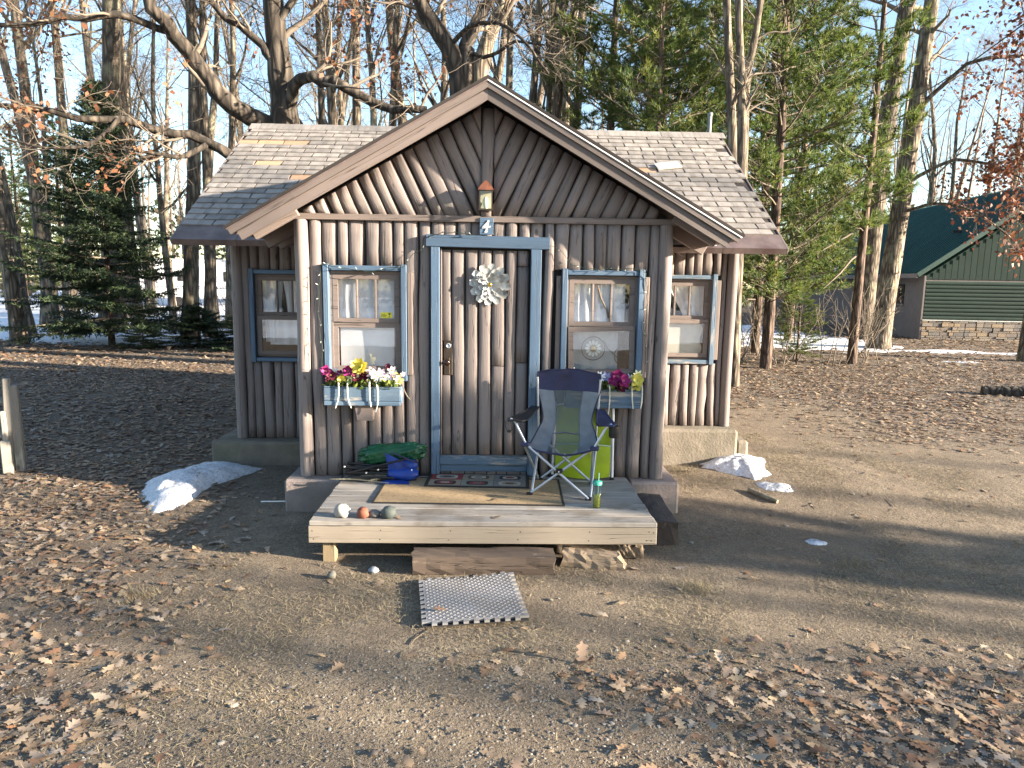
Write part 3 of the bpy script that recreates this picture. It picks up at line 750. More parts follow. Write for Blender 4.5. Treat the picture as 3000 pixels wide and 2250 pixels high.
MB().box((-.044, -.03, .006), (.044, -.026, .14)).build('reflector', plain('cream_reflector', (.55, .48, .33), .4, bs=0), lan)
cp = MB()
q = [(-.066, -.131, .149), (.066, -.131, .149), (.066, .0, .149), (-.066, .0, .149)]; q2 = [(-.040, -.105, .19), (.040, -.105, .19), (.040, -.02, .19), (-.040, -.02, .19)]
cp.add(q+q2+[(0, -.06, .235)], [(0, 1, 5, 4), (1, 2, 6, 5), (2, 3, 7, 6), (3, 0, 4, 7), (3, 2, 1, 0), (4, 5, 8), (5, 6, 8), (6, 7, 8), (7, 4, 8)])
cp.build('cap', m_copper, lan)
npl = empty('number_plate', (-.078, -.075, 2.43), 0, 'small blue board with a white number 4 above the door', 'sign')
MB().box((-.056, -.008, -.064), (.056, .012, .072), bev=.002).build('board', m_blue, npl)
m_num = plain('white_number', (.82, .82, .80), .5, bs=0, amt=.05)
d4 = MB(); 
def bar(a, b, w): 
    a, b = Vector(a), Vector(b); d = (b-a).normalized(); n = Vector((-d.z, 0, d.x))*w/2
    d4.prism([a-n, b-n, b+n, a+n], (0, -.006, 0))
bar((.020, -.009, .047), (-.030, -.009, -.008), .011); bar((-.034, -.009, -.010), (.036, -.009, .001), .011); bar((.016, -.0095, .052), (-.004, -.0095, -.046), .013); bar((-.016, -.0092, -.044), (.008, -.0092, -.041), .009)
d4.build('numeral', m_num, npl)
fl = empty('metal_flower', (-.045, -.055, 1.96), 0, 'large white metal flower with gold centre hanging on the door', 'decoration')
m_petal = plain('whitewashed_metal', (.58, .59, .57), .5, .1, vscale=30, amt=.22, dirt=(.28, .25, .21), bs=.1, obj=(.65, 1.15))
def petal_mesh(L, w, cup):
    mb = MB()
    def fn(u, v):
        t = u; ww = w*math.sin(math.pi*(.09+.78*t**1.25))**.75
        x = (v-.5)*ww; rr = .012+L*t
        return (x, -(cup*t*t*.5+.012*t)-.012*(1-(2*abs(v-.5))**2)*math.sin(t*3.1)*-1+.10*cup*0, rr)
    mb.grid(fn, 7, 6); return mb.mesh('petal', m_petal)
for n_, L, w, cup, y0, ph in ((12, .160, .078, .008, .0, 0.1), (10, .124, .072, .014, -.016, .42), (9, .086, .052, .02, -.030, .2), (7, .052, .036, .03, -.042, .5)):
    me = petal_mesh(L, w, cup)
    for k in range(n_):
        o = link('petal', me, fl, Matrix.Translation((0, y0-.003*(k % 2), 0)) @ Matrix.Rotation(2*math.pi*k/n_+ph, 4, 'Y') @ Matrix.Rotation(random.uniform(-.04, .04), 4, 'X'))
MB().lathe([(.004, 0), (.017, .002), (.019, .012), (.014, .022), (.004, .026)], 14, T=Matrix.Translation((0, -.055, 0)) @ Matrix.Rotation(RAD(90), 4, 'X')).build('centre', plain('gold_centre', (.55, .36, .08), .3, .8, bs=0), fl)
MB().tube([(0, .045, 0), (0, -.05, 0)], .010, 8).build('stem', m_iron, fl)

# ---------------------------------------------------------------- the deck and what lies round it
DZ = .32
deck = empty('deck', (-.062, -.63, 0), 0, 'low weathered wooden deck in front of the cabin door', 'deck')
def dk_(p): return (p[0]+.062, p[1]+.63, p[2])
dx0, dx1, dyf, dyb = -1.282, 1.158, -1.244, -.075
nb = 8; bw = (dyb-dyf)/nb; r = random.Random(12)
for k in range(nb):
    y = dyf+bw*(k+.5); zz = DZ-.019+r.uniform(-.0015, .0015)
    a = (dx0+r.uniform(-.006, .006), y, zz); b = (dx1+r.uniform(-.006, .006), y+r.uniform(-.002, .002), zz)
    board('deck_board', dk_(a), dk_(b), bw-.007, .036, m_deck, deck, bev=.005)
board('fascia_board', dk_((dx0-.006, dyf+.026, .219)), dk_((dx1+.004, dyf+.026, .217)), .034, .125, m_fascia, deck)
board('fascia_board', dk_((dx0+.02, dyf+.045, .219)), dk_((dx0+.02, dyb, .219)), .034, .124, m_fascia, deck)
board('fascia_board', dk_((dx1-.02, dyf+.045, .219)), dk_((dx1-.02, dyb, .219)), .034, .124, m_fascia, deck)
for k in range(1, 5): board('joist', dk_((dx0+k*.49, dyf+.045, .22)), dk_((dx0+k*.49, dyb, .22)), .036, .12, m_fascia, deck)
for px_, py_ in ((-1.16, -1.14), (-1.16, -.30), (1.05, -.30), (-.02, -.75)):
    MB().box((-.18, -.044, -.044), (.155-.0, .044, .044), bev=.004).build('post', m_post, deck, frame(dk_((px_, py_, 0)), (0, 0, 1), (0, -1, 0)))

nh = MB(); rn = random.Random(4)
for k in range(nb):
    for jx in [dx0+.02]+[dx0+q*.49 for q in range(1, 5)]+[dx1-.02]:
        for dy in (-.04, .04): 
            p = Vector(dk_((jx+rn.uniform(-.008, .008), dyf+bw*(k+.5)+dy+rn.uniform(-.006, .006), DZ+.0005)))
            nh.add([(p.x+.0045*math.cos(t), p.y+.0045*math.sin(t), p.z) for t in np.arange(6)*math.pi/3], [tuple(range(6))])
for jx in (dx0+.03, dx0+.49, dx0+.98, dx0+1.47, dx0+1.96, dx1-.03, dx1-.06):
    for zz in (.185, .25):
        p = Vector(dk_((jx+rn.uniform(-.01, .01), dyf+.0085, zz+rn.uniform(-.006, .006)))); nh.add([(p.x+.005*math.cos(t), p.y, p.z+.005*math.sin(t)) for t in np.arange(6)*math.pi/3], [tuple(range(6))])
tag(nh.build('nail_heads', m_iron, deck), kind='stuff')
def rock_mesh(name, mat, r, sx, sy, sz, seed, sub=2):
    rg = np.random.default_rng(seed); mb = MB(); n = 10; m_ = 7
    off = rg.uniform(.82, 1.15, (n, m_+1)); 
    def fn(u, v):
        i = int(round(u*n)) % n; j = int(round(v*m_)); o = off[i, j] if 0 < j < m_ else off[0, j]
        th = 2*math.pi*u; ph = math.pi*v
        return (r*sx*o*math.sin(ph)*math.cos(th), r*sy*o*math.sin(ph)*math.sin(th), r*sz*(o*math.cos(ph)*.95))
    mb.grid(fn, n, m_); return mb.mesh(name, mat)
def stone(loc, mat, r, s, seed, label, z=None):
    zz = (gz(loc[0], loc[1]) if z is None else z)+r*s[2]*.80
    o = link('stone', rock_mesh('stone', mat, r, *s, seed), None, Matrix.Translation((loc[0], loc[1], zz)))
    tag(o, label, 'stone', 'loose stones'); return o
stone((-1.069, -1.15), plain('white_stone', (.40, .38, .35), .8, amt=.2), .056, (1.05, .9, .95), 1, 'whitish rounded stone on the front edge of the deck', DZ)
stone((-.917, -1.17), plain('red_stone', (.25, .085, .05), .85, amt=.45), .046, (.95, .9, .95), 2, 'rough brick-red stone on the front edge of the deck', DZ)
stone((-.838, -1.15), plain('grey_stone', (.17, .165, .155), .8, amt=.2), .040, (1.15, .9, .75), 3, 'small grey stone beside the red one on the deck', DZ)
stone((-.737, -1.165), plain('green_stone', (.065, .08, .075), .7, amt=.2), .052, (1.15, .9, .92), 4, 'dark greenish stone, rightmost of the row on the deck', DZ)
stone((-1.075, -1.47), plain('tan_pebble_stone', (.15, .145, .125), .8), .033, (1, .9, .9), 5, 'grey-green stone on the ground left of the deck post')
stone((-.814, -1.36), plain('blue_stone', (.24, .27, .31), .8), .032, (1.1, .9, .8), 6, 'pale bluish stone on the ground under the deck edge')
# timbers
def timber(name, a, b, w, h, mat, label, cat, seed, cut=0):
    rg = random.Random(seed); a, b = Vector(a), Vector(b); L = (b-a).length; n = 10; m_ = 12
    V = []; F = []
    for i in range(n+1):
        for k in range(m_):
            th = 2*math.pi*(k+.5)/m_; c, s = math.cos(th), math.sin(th); q = max(abs(c), abs(s))
            ex = .35
            x = L*i/n+(rg.uniform(-.012, .012) if i in (0, n) else 0)+(cut*(s/q)*.5 if i == n else 0)
            V.append((x, w/2*((c/q)*(1-ex)+c*ex*1.1)+rg.uniform(-.005, .005), h/2*((s/q)*(1-ex)+s*ex*1.1)+rg.uniform(-.005, .005)))
    F = [(i*m_+k, (i+1)*m_+k, (i+1)*m_+(k+1) % m_, i*m_+(k+1) % m_) for i in range(n) for k in range(m_)]
    F += [tuple(range(m_)), tuple(range(n*m_, (n+1)*m_))[::-1]]
    o = MB().add(V, F).build(name, mat, None, frame(a, b-a, (0, 0, 1))); return tag(o, label, cat)
timber('timber_step', (-.548, -1.315, .062), (.425, -1.305, .060), .20, .135, m_tie, 'cracked old timber serving as a step below the deck', 'timber', 1)
timber('split_log', (.50, -1.20, .055), (.92, -1.275, .045), .13, .115, m_split, 'short split log with a pale cut end beside the timber step', 'log', 2, cut=-.07)
timber('wood_chunk', (.93, -1.06, .05), (1.10, -1.10, .06), .10, .09, m_split, 'small wood block under the right end of the deck', 'log', 3)
timber('tarred_beam', (1.305, -.86, .10), (1.325, -.19, .11), .22, .20, m_tar, 'dark tarred beam lying along the right side of the deck', 'timber', 4)

# mats
m_tan = plain('tan_matting', (.34, .25, .145), .95, vscale=40, amt=.3, bs=.6, bscale=300)
m_matblack = plain('black_binding', (.016, .015, .016), .8)
mt = empty('doormat', (-.178, -.53, DZ), RAD(-1.6), 'large plain tan mat with black binding on the deck', 'mat')
MB().box((-.712, -.325, .002), (.712, .345, .008)).build('pile', m_tan, mt)
mb = MB()
for lo, hi in (((-.728, -.341, .002), (.728, -.325, .0095)), ((-.728, .345, .002), (.728, .361, .0095)), ((-.728, -.325, .002), (-.712, .345, .0095)), ((.712, -.325, .002), (.728, .345, .0095))): mb.box(lo, hi)
mb.build('binding', m_matblack, mt)
rug = empty('patterned_rug', (-.128, -.262, DZ+.009), RAD(-2.5), 'small rug with six rounded squares and black border before the door', 'rug')
MB().box((-.43, -.19, .001), (.43, .19, .009), bev=.003).build('border', m_matblack, rug)
RC = {k: plain('rug_'+k, c, .95, vscale=60, amt=.25, bs=.5, bscale=250) for k, c in dict(tan=(.26, .22, .16), sage=(.21, .23, .19), cream=(.42, .39, .32), red=(.22, .035, .04), brown=(.10, .065, .045), black=(.025, .022, .022), grey=(.17, .175, .17)).items()}
keys = list(RC); pat = MB()
tiles = [['sage', 'cream', 'grey', 'brown'], ['tan', 'brown', 'cream', 'grey'], ['grey', 'black', 'cream', 'red'], ['tan', 'black', 'red', 'cream', 'brown'], ['sage', 'black', 'red', 'grey', 'brown'], ['grey', 'cream', 'tan', 'brown']]
tiles[0] = ['red', 'cream', 'grey', 'brown']
for i, seq in enumerate(tiles):
    cx_, cy_ = -.267+(i % 3)*.267, .085-(i//3)*.17
    for j, k in enumerate(seq):
        s = 1-.21*j-(.10 if j else 0); hw, hh = .132*s, .083*s; rr = .035*(j > 0)
        pts = []
        for qx, qy, a0 in ((1, 1, 0), (-1, 1, 90), (-1, -1, 180), (1, -1, 270)):
            for aa in ((0, 45, 90) if rr else (0,)):
                t = RAD(a0+aa); pts.append((cx_+qx*(hw-rr)+rr*math.cos(t), cy_+qy*(hh-min(rr, hh*.6))+min(rr, hh*.6)*math.sin(t), .0095+.0006*j))
        pat.poly(pts, keys.index(k))
pat.build('pattern', [RC[k] for k in keys], rug)
# foam tile on the ground
foam = empty('foam_tile', (-.13, -1.815, gz(-.13, -1.8)+.012), RAD(8), 'grey interlocking foam tile with toothed edges on the ground before the step', 'mat')
m_foam = plain('grey_foam', (.23, .23, .235), .75, vscale=5, amt=.25, bs=.1, dirt=(.16, .135, .105), obj=(1, 1)); m_foamshade = plain('foam_gap_shade', (.02, .02, .022), .9)
hs = .29; out = []; nt_ = 10; tw = 2*hs/(2*nt_-1); th_ = .026
def edge(p, q, flip):
    p, q = Vector(p), Vector(q); d = (q-p); n = Vector((d.y, -d.x, 0)).normalized(); L = 2*nt_-1
    for k in range(L):
        on = (k % 2 == flip)
        a, b = p+d*(k/L), p+d*((k+1)/L)
        if on: out.extend([a+n*th_, b+n*th_])
        else: out.extend([a, b])
edge((-hs, -hs, 0), (hs, -hs, 0), 1); edge((hs, -hs, 0), (hs, hs, 0), 0); edge((hs, hs, 0), (-hs, hs, 0), 1); edge((-hs, hs, 0), (-hs, -hs, 0), 0)
lift = lambda p: .012+.02*max(0, (p[0]+p[1])/.58)**3
fmb = MB().prism([(p.x, p.y, 0) for p in out], (0, 0, .014)); fmb.v = [(p[0], p[1], p[2]+lift(p)) for p in fmb.v]
fmb.build('sheet', m_foam, foam)
MB().box((-hs-.02, -hs-.02, .003), (hs+.02, hs+.02, .008)).build('tooth_gap_shade', m_foamshade, foam)  # near-black sheet painting in the shade between the teeth
bars = MB(); step = .0213
for i in range(27):
    for j in range(27):
        x, y = -hs+.02+i*step*.995, -hs+.02+j*step*.995; a = RAD(45 if (i+j) % 2 else -45)
        dx, dy = math.cos(a)*.0115, math.sin(a)*.0115; nx_, ny_ = -math.sin(a)*.0032, math.cos(a)*.0032; z0 = .014+lift((x, y))
        bars.add([(x-dx, y-dy, z0), (x-nx_, y-ny_, z0), (x+dx, y+dy, z0), (x+nx_, y+ny_, z0), (x-dx*.5, y-dy*.5, z0+.003), (x+dx*.5, y+dy*.5, z0+.003)], [(0, 1, 5, 4), (1, 2, 5), (2, 3, 4, 5), (3, 0, 4)])
tag(bars.build('tread_pattern', m_foam, foam), kind='stuff')

# ---- camp chair
m_navy = plain('navy_cloth', (.022, .026, .075), .55, vscale=6, amt=.5, bs=.3, bscale=14)
m_greycl = plain('grey_cloth', (.19, .21, .235), .6, vscale=9, amt=.25, bs=.4, bscale=16)
def mesh_cloth():
    m, nt, b = newmat('mesh_cloth'); out_ = nt.nodes['Material Output']
    b.inputs['Base Color'].default_value = (.12, .145, .155, 1); b.inputs['Roughness'].default_value = .6
    tr = N(nt, 'ShaderNodeBsdfTransparent'); mx = N(nt, 'ShaderNodeMixShader'); mx.inputs[0].default_value = .60
    nt.links.new(tr.outputs[0], mx.inputs[1]); nt.links.new(b.outputs[0], mx.inputs[2]); nt.links.new(mx.outputs[0], out_.inputs[0]); return m
m_mesh = mesh_cloth()
ch = empty('camp_chair', (.565, -.455, DZ), RAD(-13), 'open navy and grey folding camp chair with mesh back on the deck', 'camp chair')
TR = .0105
FLf, FRf, RLf, RRf = Vector((-.232, -.225, .012)), Vector((.232, -.225, .012)), Vector((-.222, .215, .012)), Vector((.222, .215, .012))
SFL, SFR = Vector((-.268, -.245, .425)), Vector((.268, -.245, .425)); SBL, SBR = Vector((-.235, .20, .40)), Vector((.235, .20, .40))
BTL, BTR = Vector((-.262, .222, .885)), Vector((.262, .222, .885))
for a, b in ((FLf, SFR), (FRf, SFL), (RLf, SBR), (RRf, SBL), (FLf, SBL), (FRf, SBR), (RLf, SFL+Vector((.0, .02, -.02))), (RRf, SFR+Vector((0, .02, -.02)))):
    off = Vector((0, .012 if a.x < 0 else -.012, 0)) if a.y == b.y or abs(a.x-b.x) > .3 else Vector((.013 if a.y < 0 else -.013, 0, 0))
    MB().tube([a+off, b+off], TR, 8).build('leg', m_steel, ch)
for a, b in ((SBL, BTL), (SBR, BTR)): MB().tube([a+Vector((0, .015, -.06)), b], TR, 8).build('back_post', m_steel, ch)
for s in (-1, 1):       # arm tubes and rests
    f = SFR if s > 0 else SFL
    MB().tube([f, f+Vector((s*.025, -.005, .05)), f+Vector((s*.06, -.005, .115)), f+Vector((s*.085, 0, .165)), f+Vector((s*.125, .01, .185))], TR, 8).build('arm_tube', m_steel, ch)
    a0 = f+Vector((s*.065, -.02, .175)); a1 = Vector((s*.262, .215, .635))
    arm = MB()
    def fn(u, v, a0=a0, a1=a1, s=s):
        p = a0.lerp(a1, u); ww = (.165-.11*u) if u > .0 else .1
        return p+Vector((s*(v-.35)*ww, 0, -.012*math.sin(u*math.pi)+.006*math.sin(v*3)))
    arm.grid(fn, 10, 5); arm.grid(lambda u, v: fn(u, v)+Vector((0, 0, -.010)), 10, 5)
    arm.tube([fn(u, 1) for u in np.linspace(0, 1, 8)], .008, 6); arm.tube([fn(u, 0) for u in np.linspace(0, 1, 8)], .008, 6); arm.tube([fn(0, v) for v in np.linspace(0, 1, 4)], .010, 6)
    arm.build('arm_rest', m_black if s < 0 else m_navy, ch)
    c = a0+Vector((s*.075, .07, -.01))
    cupm = MB().lathe([(.040, 0), (.041, -.02), (.040, -.075), (.036, -.09)], 14, T=Matrix.Translation(c)) if s > 0 else MB()
    if s < 0:
        for t in np.linspace(0, 2*math.pi, 9)[:-1]: cupm.tube([c+Vector((.04*math.cos(t), .04*math.sin(t), 0)), c+Vector((.034*math.cos(t), .034*math.sin(t), -.05)), c+Vector((.018*math.cos(t), .018*math.sin(t), -.085))], .002, 4)
        cupm.lathe([(.02, -.084), (.022, -.09), (.015, -.097)], 10, T=Matrix.Translation(c))
    cupm.build('cup_holder', m_black, ch)
# fabric: one continuous profile from the top of the back to the front of the seat
prof = [(.222, .925), (.220, .80), (.21, .66), (.19, .54), (.15, .45), (.04, .395), (-.12, .385), (-.25, .415)]
wid = [.262, .266, .225, .205, .24, .262, .262, .272]
sag = [0, .01, .02, .03, .035, .045, .06, .065]
def prof_at(t):
    x = t*(len(prof)-1); i = min(int(x), len(prof)-2); f = x-i; f2 = f*f*(3-2*f) if False else f
    def cr(arr):
        p0, p1, p2, p3 = arr[max(i-1, 0)], arr[i], arr[i+1], arr[min(i+2, len(arr)-1)]
        return .5*((2*p1)+(-p0+p2)*f+(2*p0-5*p1+4*p2-p3)*f*f+(-p0+3*p1-3*p2+p3)*f**3)
    return cr([p[0] for p in prof]), cr([p[1] for p in prof]), cr(wid), cr(sag)
def fab(t, u):
    y, z, w, sg = prof_at(t); c = 1-(2*u-1)**2
    crown = .035*c*max(0, 1-t*6)
    if t < .5: y += sg*c*1.2
    else: z -= sg*c
    if .5 <= t: y += 0
    fold = .004*math.sin(13*u+9*t)*math.sin(7*t+3*u)
    return Vector(((u-.5)*2*w, y+fold, z+crown+fold))
def panel(name, t0, t1, u0, u1, mat, nt2, nu):
    MB().grid(lambda a, b: fab(t0+(t1-t0)*a, u0+(u1-u0)*b), nt2, nu).build(name, mat, ch)
panel('head_panel', 0, .165, 0, 1, m_navy, 8, 24)
panel('side_panel', .165, .985, 0, .27, m_greycl, 28, 7); panel('side_panel', .165, .985, .73, 1, m_greycl, 28, 7)
panel('mesh_panel', .165, .985, .27, .73, m_mesh, 28, 12); panel('front_hem', .968, 1.0, 0, 1, m_navy, 2, 24)
pp = MB()
for u in (0, 1): pp.tube([fab(t, u) for t in np.linspace(0, 1, 30)], .006, 6)
pp.tube([fab(0, u) for u in np.linspace(0, 1, 20)], .006, 6); pp.tube([fab(1, u) for u in np.linspace(0, 1, 20)], .009, 6)
pp.build('piping', m_navy, ch)
sm_ = MB()
for u in (.27, .73): sm_.tube([fab(t, u)+Vector((0, -.002, .001)) for t in np.linspace(.165, .97, 26)], .0025, 5)
sm_.tube([fab(.55+.012*math.sin(u*9), u)+Vector((0, -.003, .002)) for u in np.linspace(.27, .73, 10)], .007, 5)
sm_.build('seam', plain('grey_seam', (.13, .15, .19), .7, bs=0), ch)
MB().box((-.022, -.003, -.003), (.022, .003, .003), T=Matrix.Translation(fab(.94, .55)+Vector((0, 0, .004))) @ Matrix.Rotation(RAD(50), 4, 'Z')).build('care_tag', m_white, ch)
for p in (FLf, FRf, RLf, RRf): MB().box((p.x-.024, p.y-.016, 0), (p.x+.024, p.y+.016, .026), bev=.004).build('foot', m_black, ch)
mid = (FLf+SFR)/2; MB().box((-.028, mid.y-.026, mid.z-.014), (.028, mid.y+.022, mid.z+.014), bev=.003).tube([(0, mid.y-.03, mid.z), (0, mid.y-.025, mid.z)], .006, 8, 1).build('hub', [m_black, m_white], ch)
for f in (SFL, SFR): MB().box((f.x-.035, f.y-.03, f.z-.022), (f.x+.035, f.y+.025, f.z+.008), bev=.008).build('corner_pocket', m_navy, ch)

# ---- lime folding beach chair leaning on the wall
m_lime = plain('lime_cloth', (.36, .48, .014), .6, vscale=4, amt=.22, bs=.25, bscale=12, obj=(1, 1)); m_wtube = plain('white_tube', (.78, .80, .82), .35, bs=0, amt=.05)
lo = empty('beach_chair', (.765, -.115, DZ), RAD(-9), 'folded lime-green beach chair with white tubes leaning against the wall', 'beach chair')
lean = lambda z: .04-.02*z
MB().grid(lambda u, v: (-.235+.47*u, lean(v*.6)-.03*math.sin(math.pi*u)*math.sin(math.pi*v)+.006*math.sin(9*v+4*u), .05+.57*v-.02*math.sin(math.pi*u)*(1-v)), 16, 14).build('back_cloth', m_lime, lo)
MB().grid(lambda u, v: (-.232+.464*u, -.028-.035*math.sin(math.pi*u)-.012*math.sin(math.pi*v), .03+.265*v+.018*(1-4*(u-.5)**2)*(v*2-1)), 16, 8).build('pocket', m_lime, lo)
MB().tube([(-.232+.464*u, -.031-.035*math.sin(math.pi*u), .298+.018*(1-4*(u-.5)**2)) for u in np.linspace(0, 1, 14)], .006, 6).build('pocket_edging', plain('pale_edging', (.45, .62, .50), .6, bs=0), lo)
for s in (-1, 1):
    MB().tube([(s*.255, .0, .012), (s*.25, .01, .35), (s*.245, .02, .66)], .012, 8).build('frame_tube', m_wtube, lo)
    MB().tube([(s*.225, .05, .012), (s*.215, .05, .55)], .010, 8).build('frame_tube', m_wtube, lo)
    MB().box((s*.255-.018, -.02, .0), (s*.255+.018, .02, .022), bev=.005).build('foot', m_black, lo)
MB().tube([(-.245, .02, .63), (0, .025, .645), (.245, .02, .63)], .011, 8).build('top_rail', m_wtube, lo)
bow = MB(); m_bow = plain('pale_yellow_cloth', (.62, .62, .18), .7, bs=.2)
for k in range(5):
    a = k*1.25; bow.grid(lambda u, v, a=a: (.07+(.018+.018*math.sin(u*3.1))*math.cos(a+u*1.5)*(.4+v), -.095-.02*math.sin(v*3.1), .295+(.018+.02*math.sin(u*3.1))*math.sin(a+u*1.5)*(.4+v)), 5, 5)
bow.grid(lambda u, v: (.065+.02*(v-.5)*(1-u*.3)+.012*u, -.085, .285-.075*u), 4, 3)
bow.build('knotted_cloth', m_bow, lo)
# ---- tumbler
tb = empty('tumbler', (.778, -.905, DZ), 0, 'clear plastic tumbler with teal lid holding yellow-green drink on the deck', 'cup')
MB().lathe([(.027, .0), (.029, .004), (.034, .185), (.032, .185), (.027, .006), (.003, .005)], 20).build('cup', m_clear, tb)
MB().lathe([(.003, .007), (.0255, .008), (.0285, .10), (.003, .101)], 18).build('drink', plain('citrus_drink', (.52, .56, .03), .3, bs=0), tb)
MB().lathe([(.036, .178), (.0365, .20), (.033, .204), (.004, .205)], 20).build('lid', plain('teal_lid', (.05, .36, .27), .4, bs=0), tb)
MB().tube([(.004, 0, .03), (.010, .004, .265)], .004, 6).build('straw', plain('green_straw', (.20, .42, .34), .4, bs=0), tb)
# ---- folded blue chair, tarpaulin, sticks
fc = empty('folded_chair', (-.92, -.17, DZ), RAD(-3), 'folded royal-blue camp chair with black tubes lying on the deck', 'camp chair')
m_royal = plain('royal_blue_cloth', (.010, .045, .27), .55, vscale=7, amt=.45, bs=.4, bscale=12)
r = random.Random(5)
for k, (y, z, a, L, x0) in enumerate(((-.09, .02, .0, .60, -.32), (-.05, .022, .01, .58, -.30), (-.08, .055, -.02, .58, -.31), (-.02, .05, .0, .60, -.32), (-.06, .105, .02, .58, -.31), (-.02, .125, -.01, .6, -.31), (.03, .09, -.05, .58, -.3), (-.10, .07, .13, .5, -.28))):
    MB().tube([(x0, y, z), (x0+L, y+.02, z+a)], .0095, 7).build('tube', m_black if k % 3 else m_iron, fc)
for x, z in ((-.31, .02), (-.31, .125), (.24, .06), (.25, .11), (-.03, .105), (-.13, .075)): MB().tube([(x, -.115, z), (x, -.108, z)], .007, 8).build('rivet', m_white, fc)
def crumple(x0, x1, z0, z1, y, amp, ph, shear=0):
    return lambda u, v: (x0+(x1-x0)*u+shear*v+.012*math.sin(9*v+ph), y+amp*math.sin(11*u+5*v+ph)+amp*.6*math.sin(23*u-9*v), z0+(z1-z0)*v+.01*math.sin(13*u+ph)+.02*u*0)
def roll(x0, x1, y, z, ry, rz_, ph): return lambda u, v: (x0+(x1-x0)*u, y+ry*math.cos(6.283*v)*(1+.10*math.sin(7*u+ph+3*v))*min(1, .55+3*u, .55+3*(1-u)), z+rz_*math.sin(6.283*v)*(1+.12*math.sin(9*u+2*ph))*min(1, .5+3*u, .5+3*(1-u)))
MB().grid(roll(.04, .30, -.06, .062, .07, .052, 1), 14, 16).build('cloth', m_royal, fc)
MB().grid(roll(.12, .29, -.03, .135, .05, .045, 2), 12, 16).build('cloth', m_royal, fc)
MB().grid(lambda u, v: (.05+.20*u-.03*v, -.085+.004*math.sin(9*u+4*v), .09+.155*v*(1-.6*u)), 8, 6).build('cloth', m_royal, fc)
MB().grid(lambda u, v: (.0+.27*u, -.20+.10*v, .010+.012*math.sin(4*u)*v+.004*math.sin(11*u)), 12, 4).build('cloth', m_royal, fc)
for k in range(4): MB().tube([(-.31, -.115+.03*k, .03+.035*k), (-.05, -.125+.03*k, .05+.022*k), (.10, -.13+.03*k, .04+.03*k)], .0105, 7).build('tube', m_black, fc)
MB().tube([(.07, -.08, .245), (.15, -.085, .22), (.25, -.09, .18), (.30, -.10, .17)], .008, 6).build('strap', m_navy, fc)
m_tarp = plain('green_tarp', (.008, .085, .036), .35, vscale=9, amt=.35, bs=.9, bscale=18, obj=(1, 1))
tp = MB()
def tfn(u, v):
    th = 2*math.pi*u; ph = math.pi*v
    ex = lambda c: math.copysign(abs(c)**.65, c)
    n1 = .93+.09*math.sin(5*th+3*ph)*math.sin(4*ph)+.06*math.sin(11*th+7*ph)+.04*math.sin(17*ph-6*th)
    return (.285*ex(math.cos(ph))*-1*n1, .075*ex(math.sin(ph))*math.cos(th)*n1, .088*ex(math.sin(ph))*math.sin(th)*n1)
tp.grid(tfn, 40, 30)
o = tp.build('tarpaulin', m_tarp, None, Matrix.Translation((-.855, -.075-.075, DZ+.215)) @ Matrix.Rotation(RAD(-5), 4, 'Y')); tag(o, 'rolled shiny green tarpaulin on top of the folded blue chair', 'tarpaulin')
sk = MB()
m_lichen = plain('lichen_bark', (.22, .20, .15), .95, vscale=30, amt=.4, bs=.8, bscale=60, dirt=(.35, .36, .26))
for pts, rad in (([(-1.36, -.27, .338), (-1.25, -.29, .345), (-1.15, -.27, .34), (-.99, -.33, .338), (-.86, -.36, .335)], .006),):
    o = MB().tube(pts, [.005, .007, .008, .006, .004], 6).tube([(-1.15, -.27, .34), (-1.07, -.25, .35)], .005, 5).tube([(-1.05, -.305, .34), (-.98, -.29, .345)], .004, 5).build('thin_stick', m_lichen); tag(o, 'thin crooked stick trailing over the left side of the deck', 'stick')
o = MB().tube([(-1.14, -.26, .343), (-1.04, -.24, .355), (-.95, -.245, .362), (-.86, -.235, .357)], [.017, .021, .02, .013], 8).build('thick_stick', m_lichen); tag(o, 'thick lichen-covered stick lying in front of the folded blue chair', 'stick')
o = MB().tube([(-1.02, -.30, .338), (-.95, -.275, .35), (-.92, -.21, .39)], [.010, .012, .008], 7).build('forked_stick', m_lichen).__class__ and bpy.data.objects['forked_stick']; tag(o, 'short knobbly stick crossing the thicker one on the deck', 'stick')
o = MB().grid(lambda u, v: (-.87+.1*u, -.26+.03*v*(1-u*.6), .326+.01*math.sin(5*u)), 5, 3).build('paper_scrap', m_white); tag(o, 'scrap of white paper on the deck by the folded blue chair', 'paper')

# ---- flower boxes
def flower_mesh(kind, rg):
    mb = MB(); 
    P = dict(daisy=(9, .030, .010, .002), magenta=(5, .040, .036, .012), yellow=(5, .040, .036, .012), pink=(6, .032, .020, .008), big=(7, .042, .034, .02))[kind]
    layers = 2 if kind in ('magenta', 'yellow', 'big') else 1
    for ly in range(layers):
        for k in range(P[0]):
            t = 2*math.pi*(k+.5*ly)/P[0]+rg.uniform(-.12, .12); L = P[1]*(1-.3*ly)*rg.uniform(.85, 1.1); w = P[2]*(1-.2*ly); cup = P[3]*(1+1.2*ly)
            ct, st_ = math.cos(t), math.sin(t)
            def fn(u, v):
                rr = .004+L*u; ww = w*math.sin(math.pi*(.12+.78*u))*(v-.5)
                z = cup*u*u*1.2+.004*math.sin(v*9)*u+.006*ly
                return (rr*ct-ww*st_, rr*st_+ww*ct, z)
            mb.grid(fn, 3, 3, 0)
    mb.lathe([(.002, .0), (.007 if kind != 'daisy' else .006, .002), (.005, .008), (.001, .009)], 7, 1)
    return mb
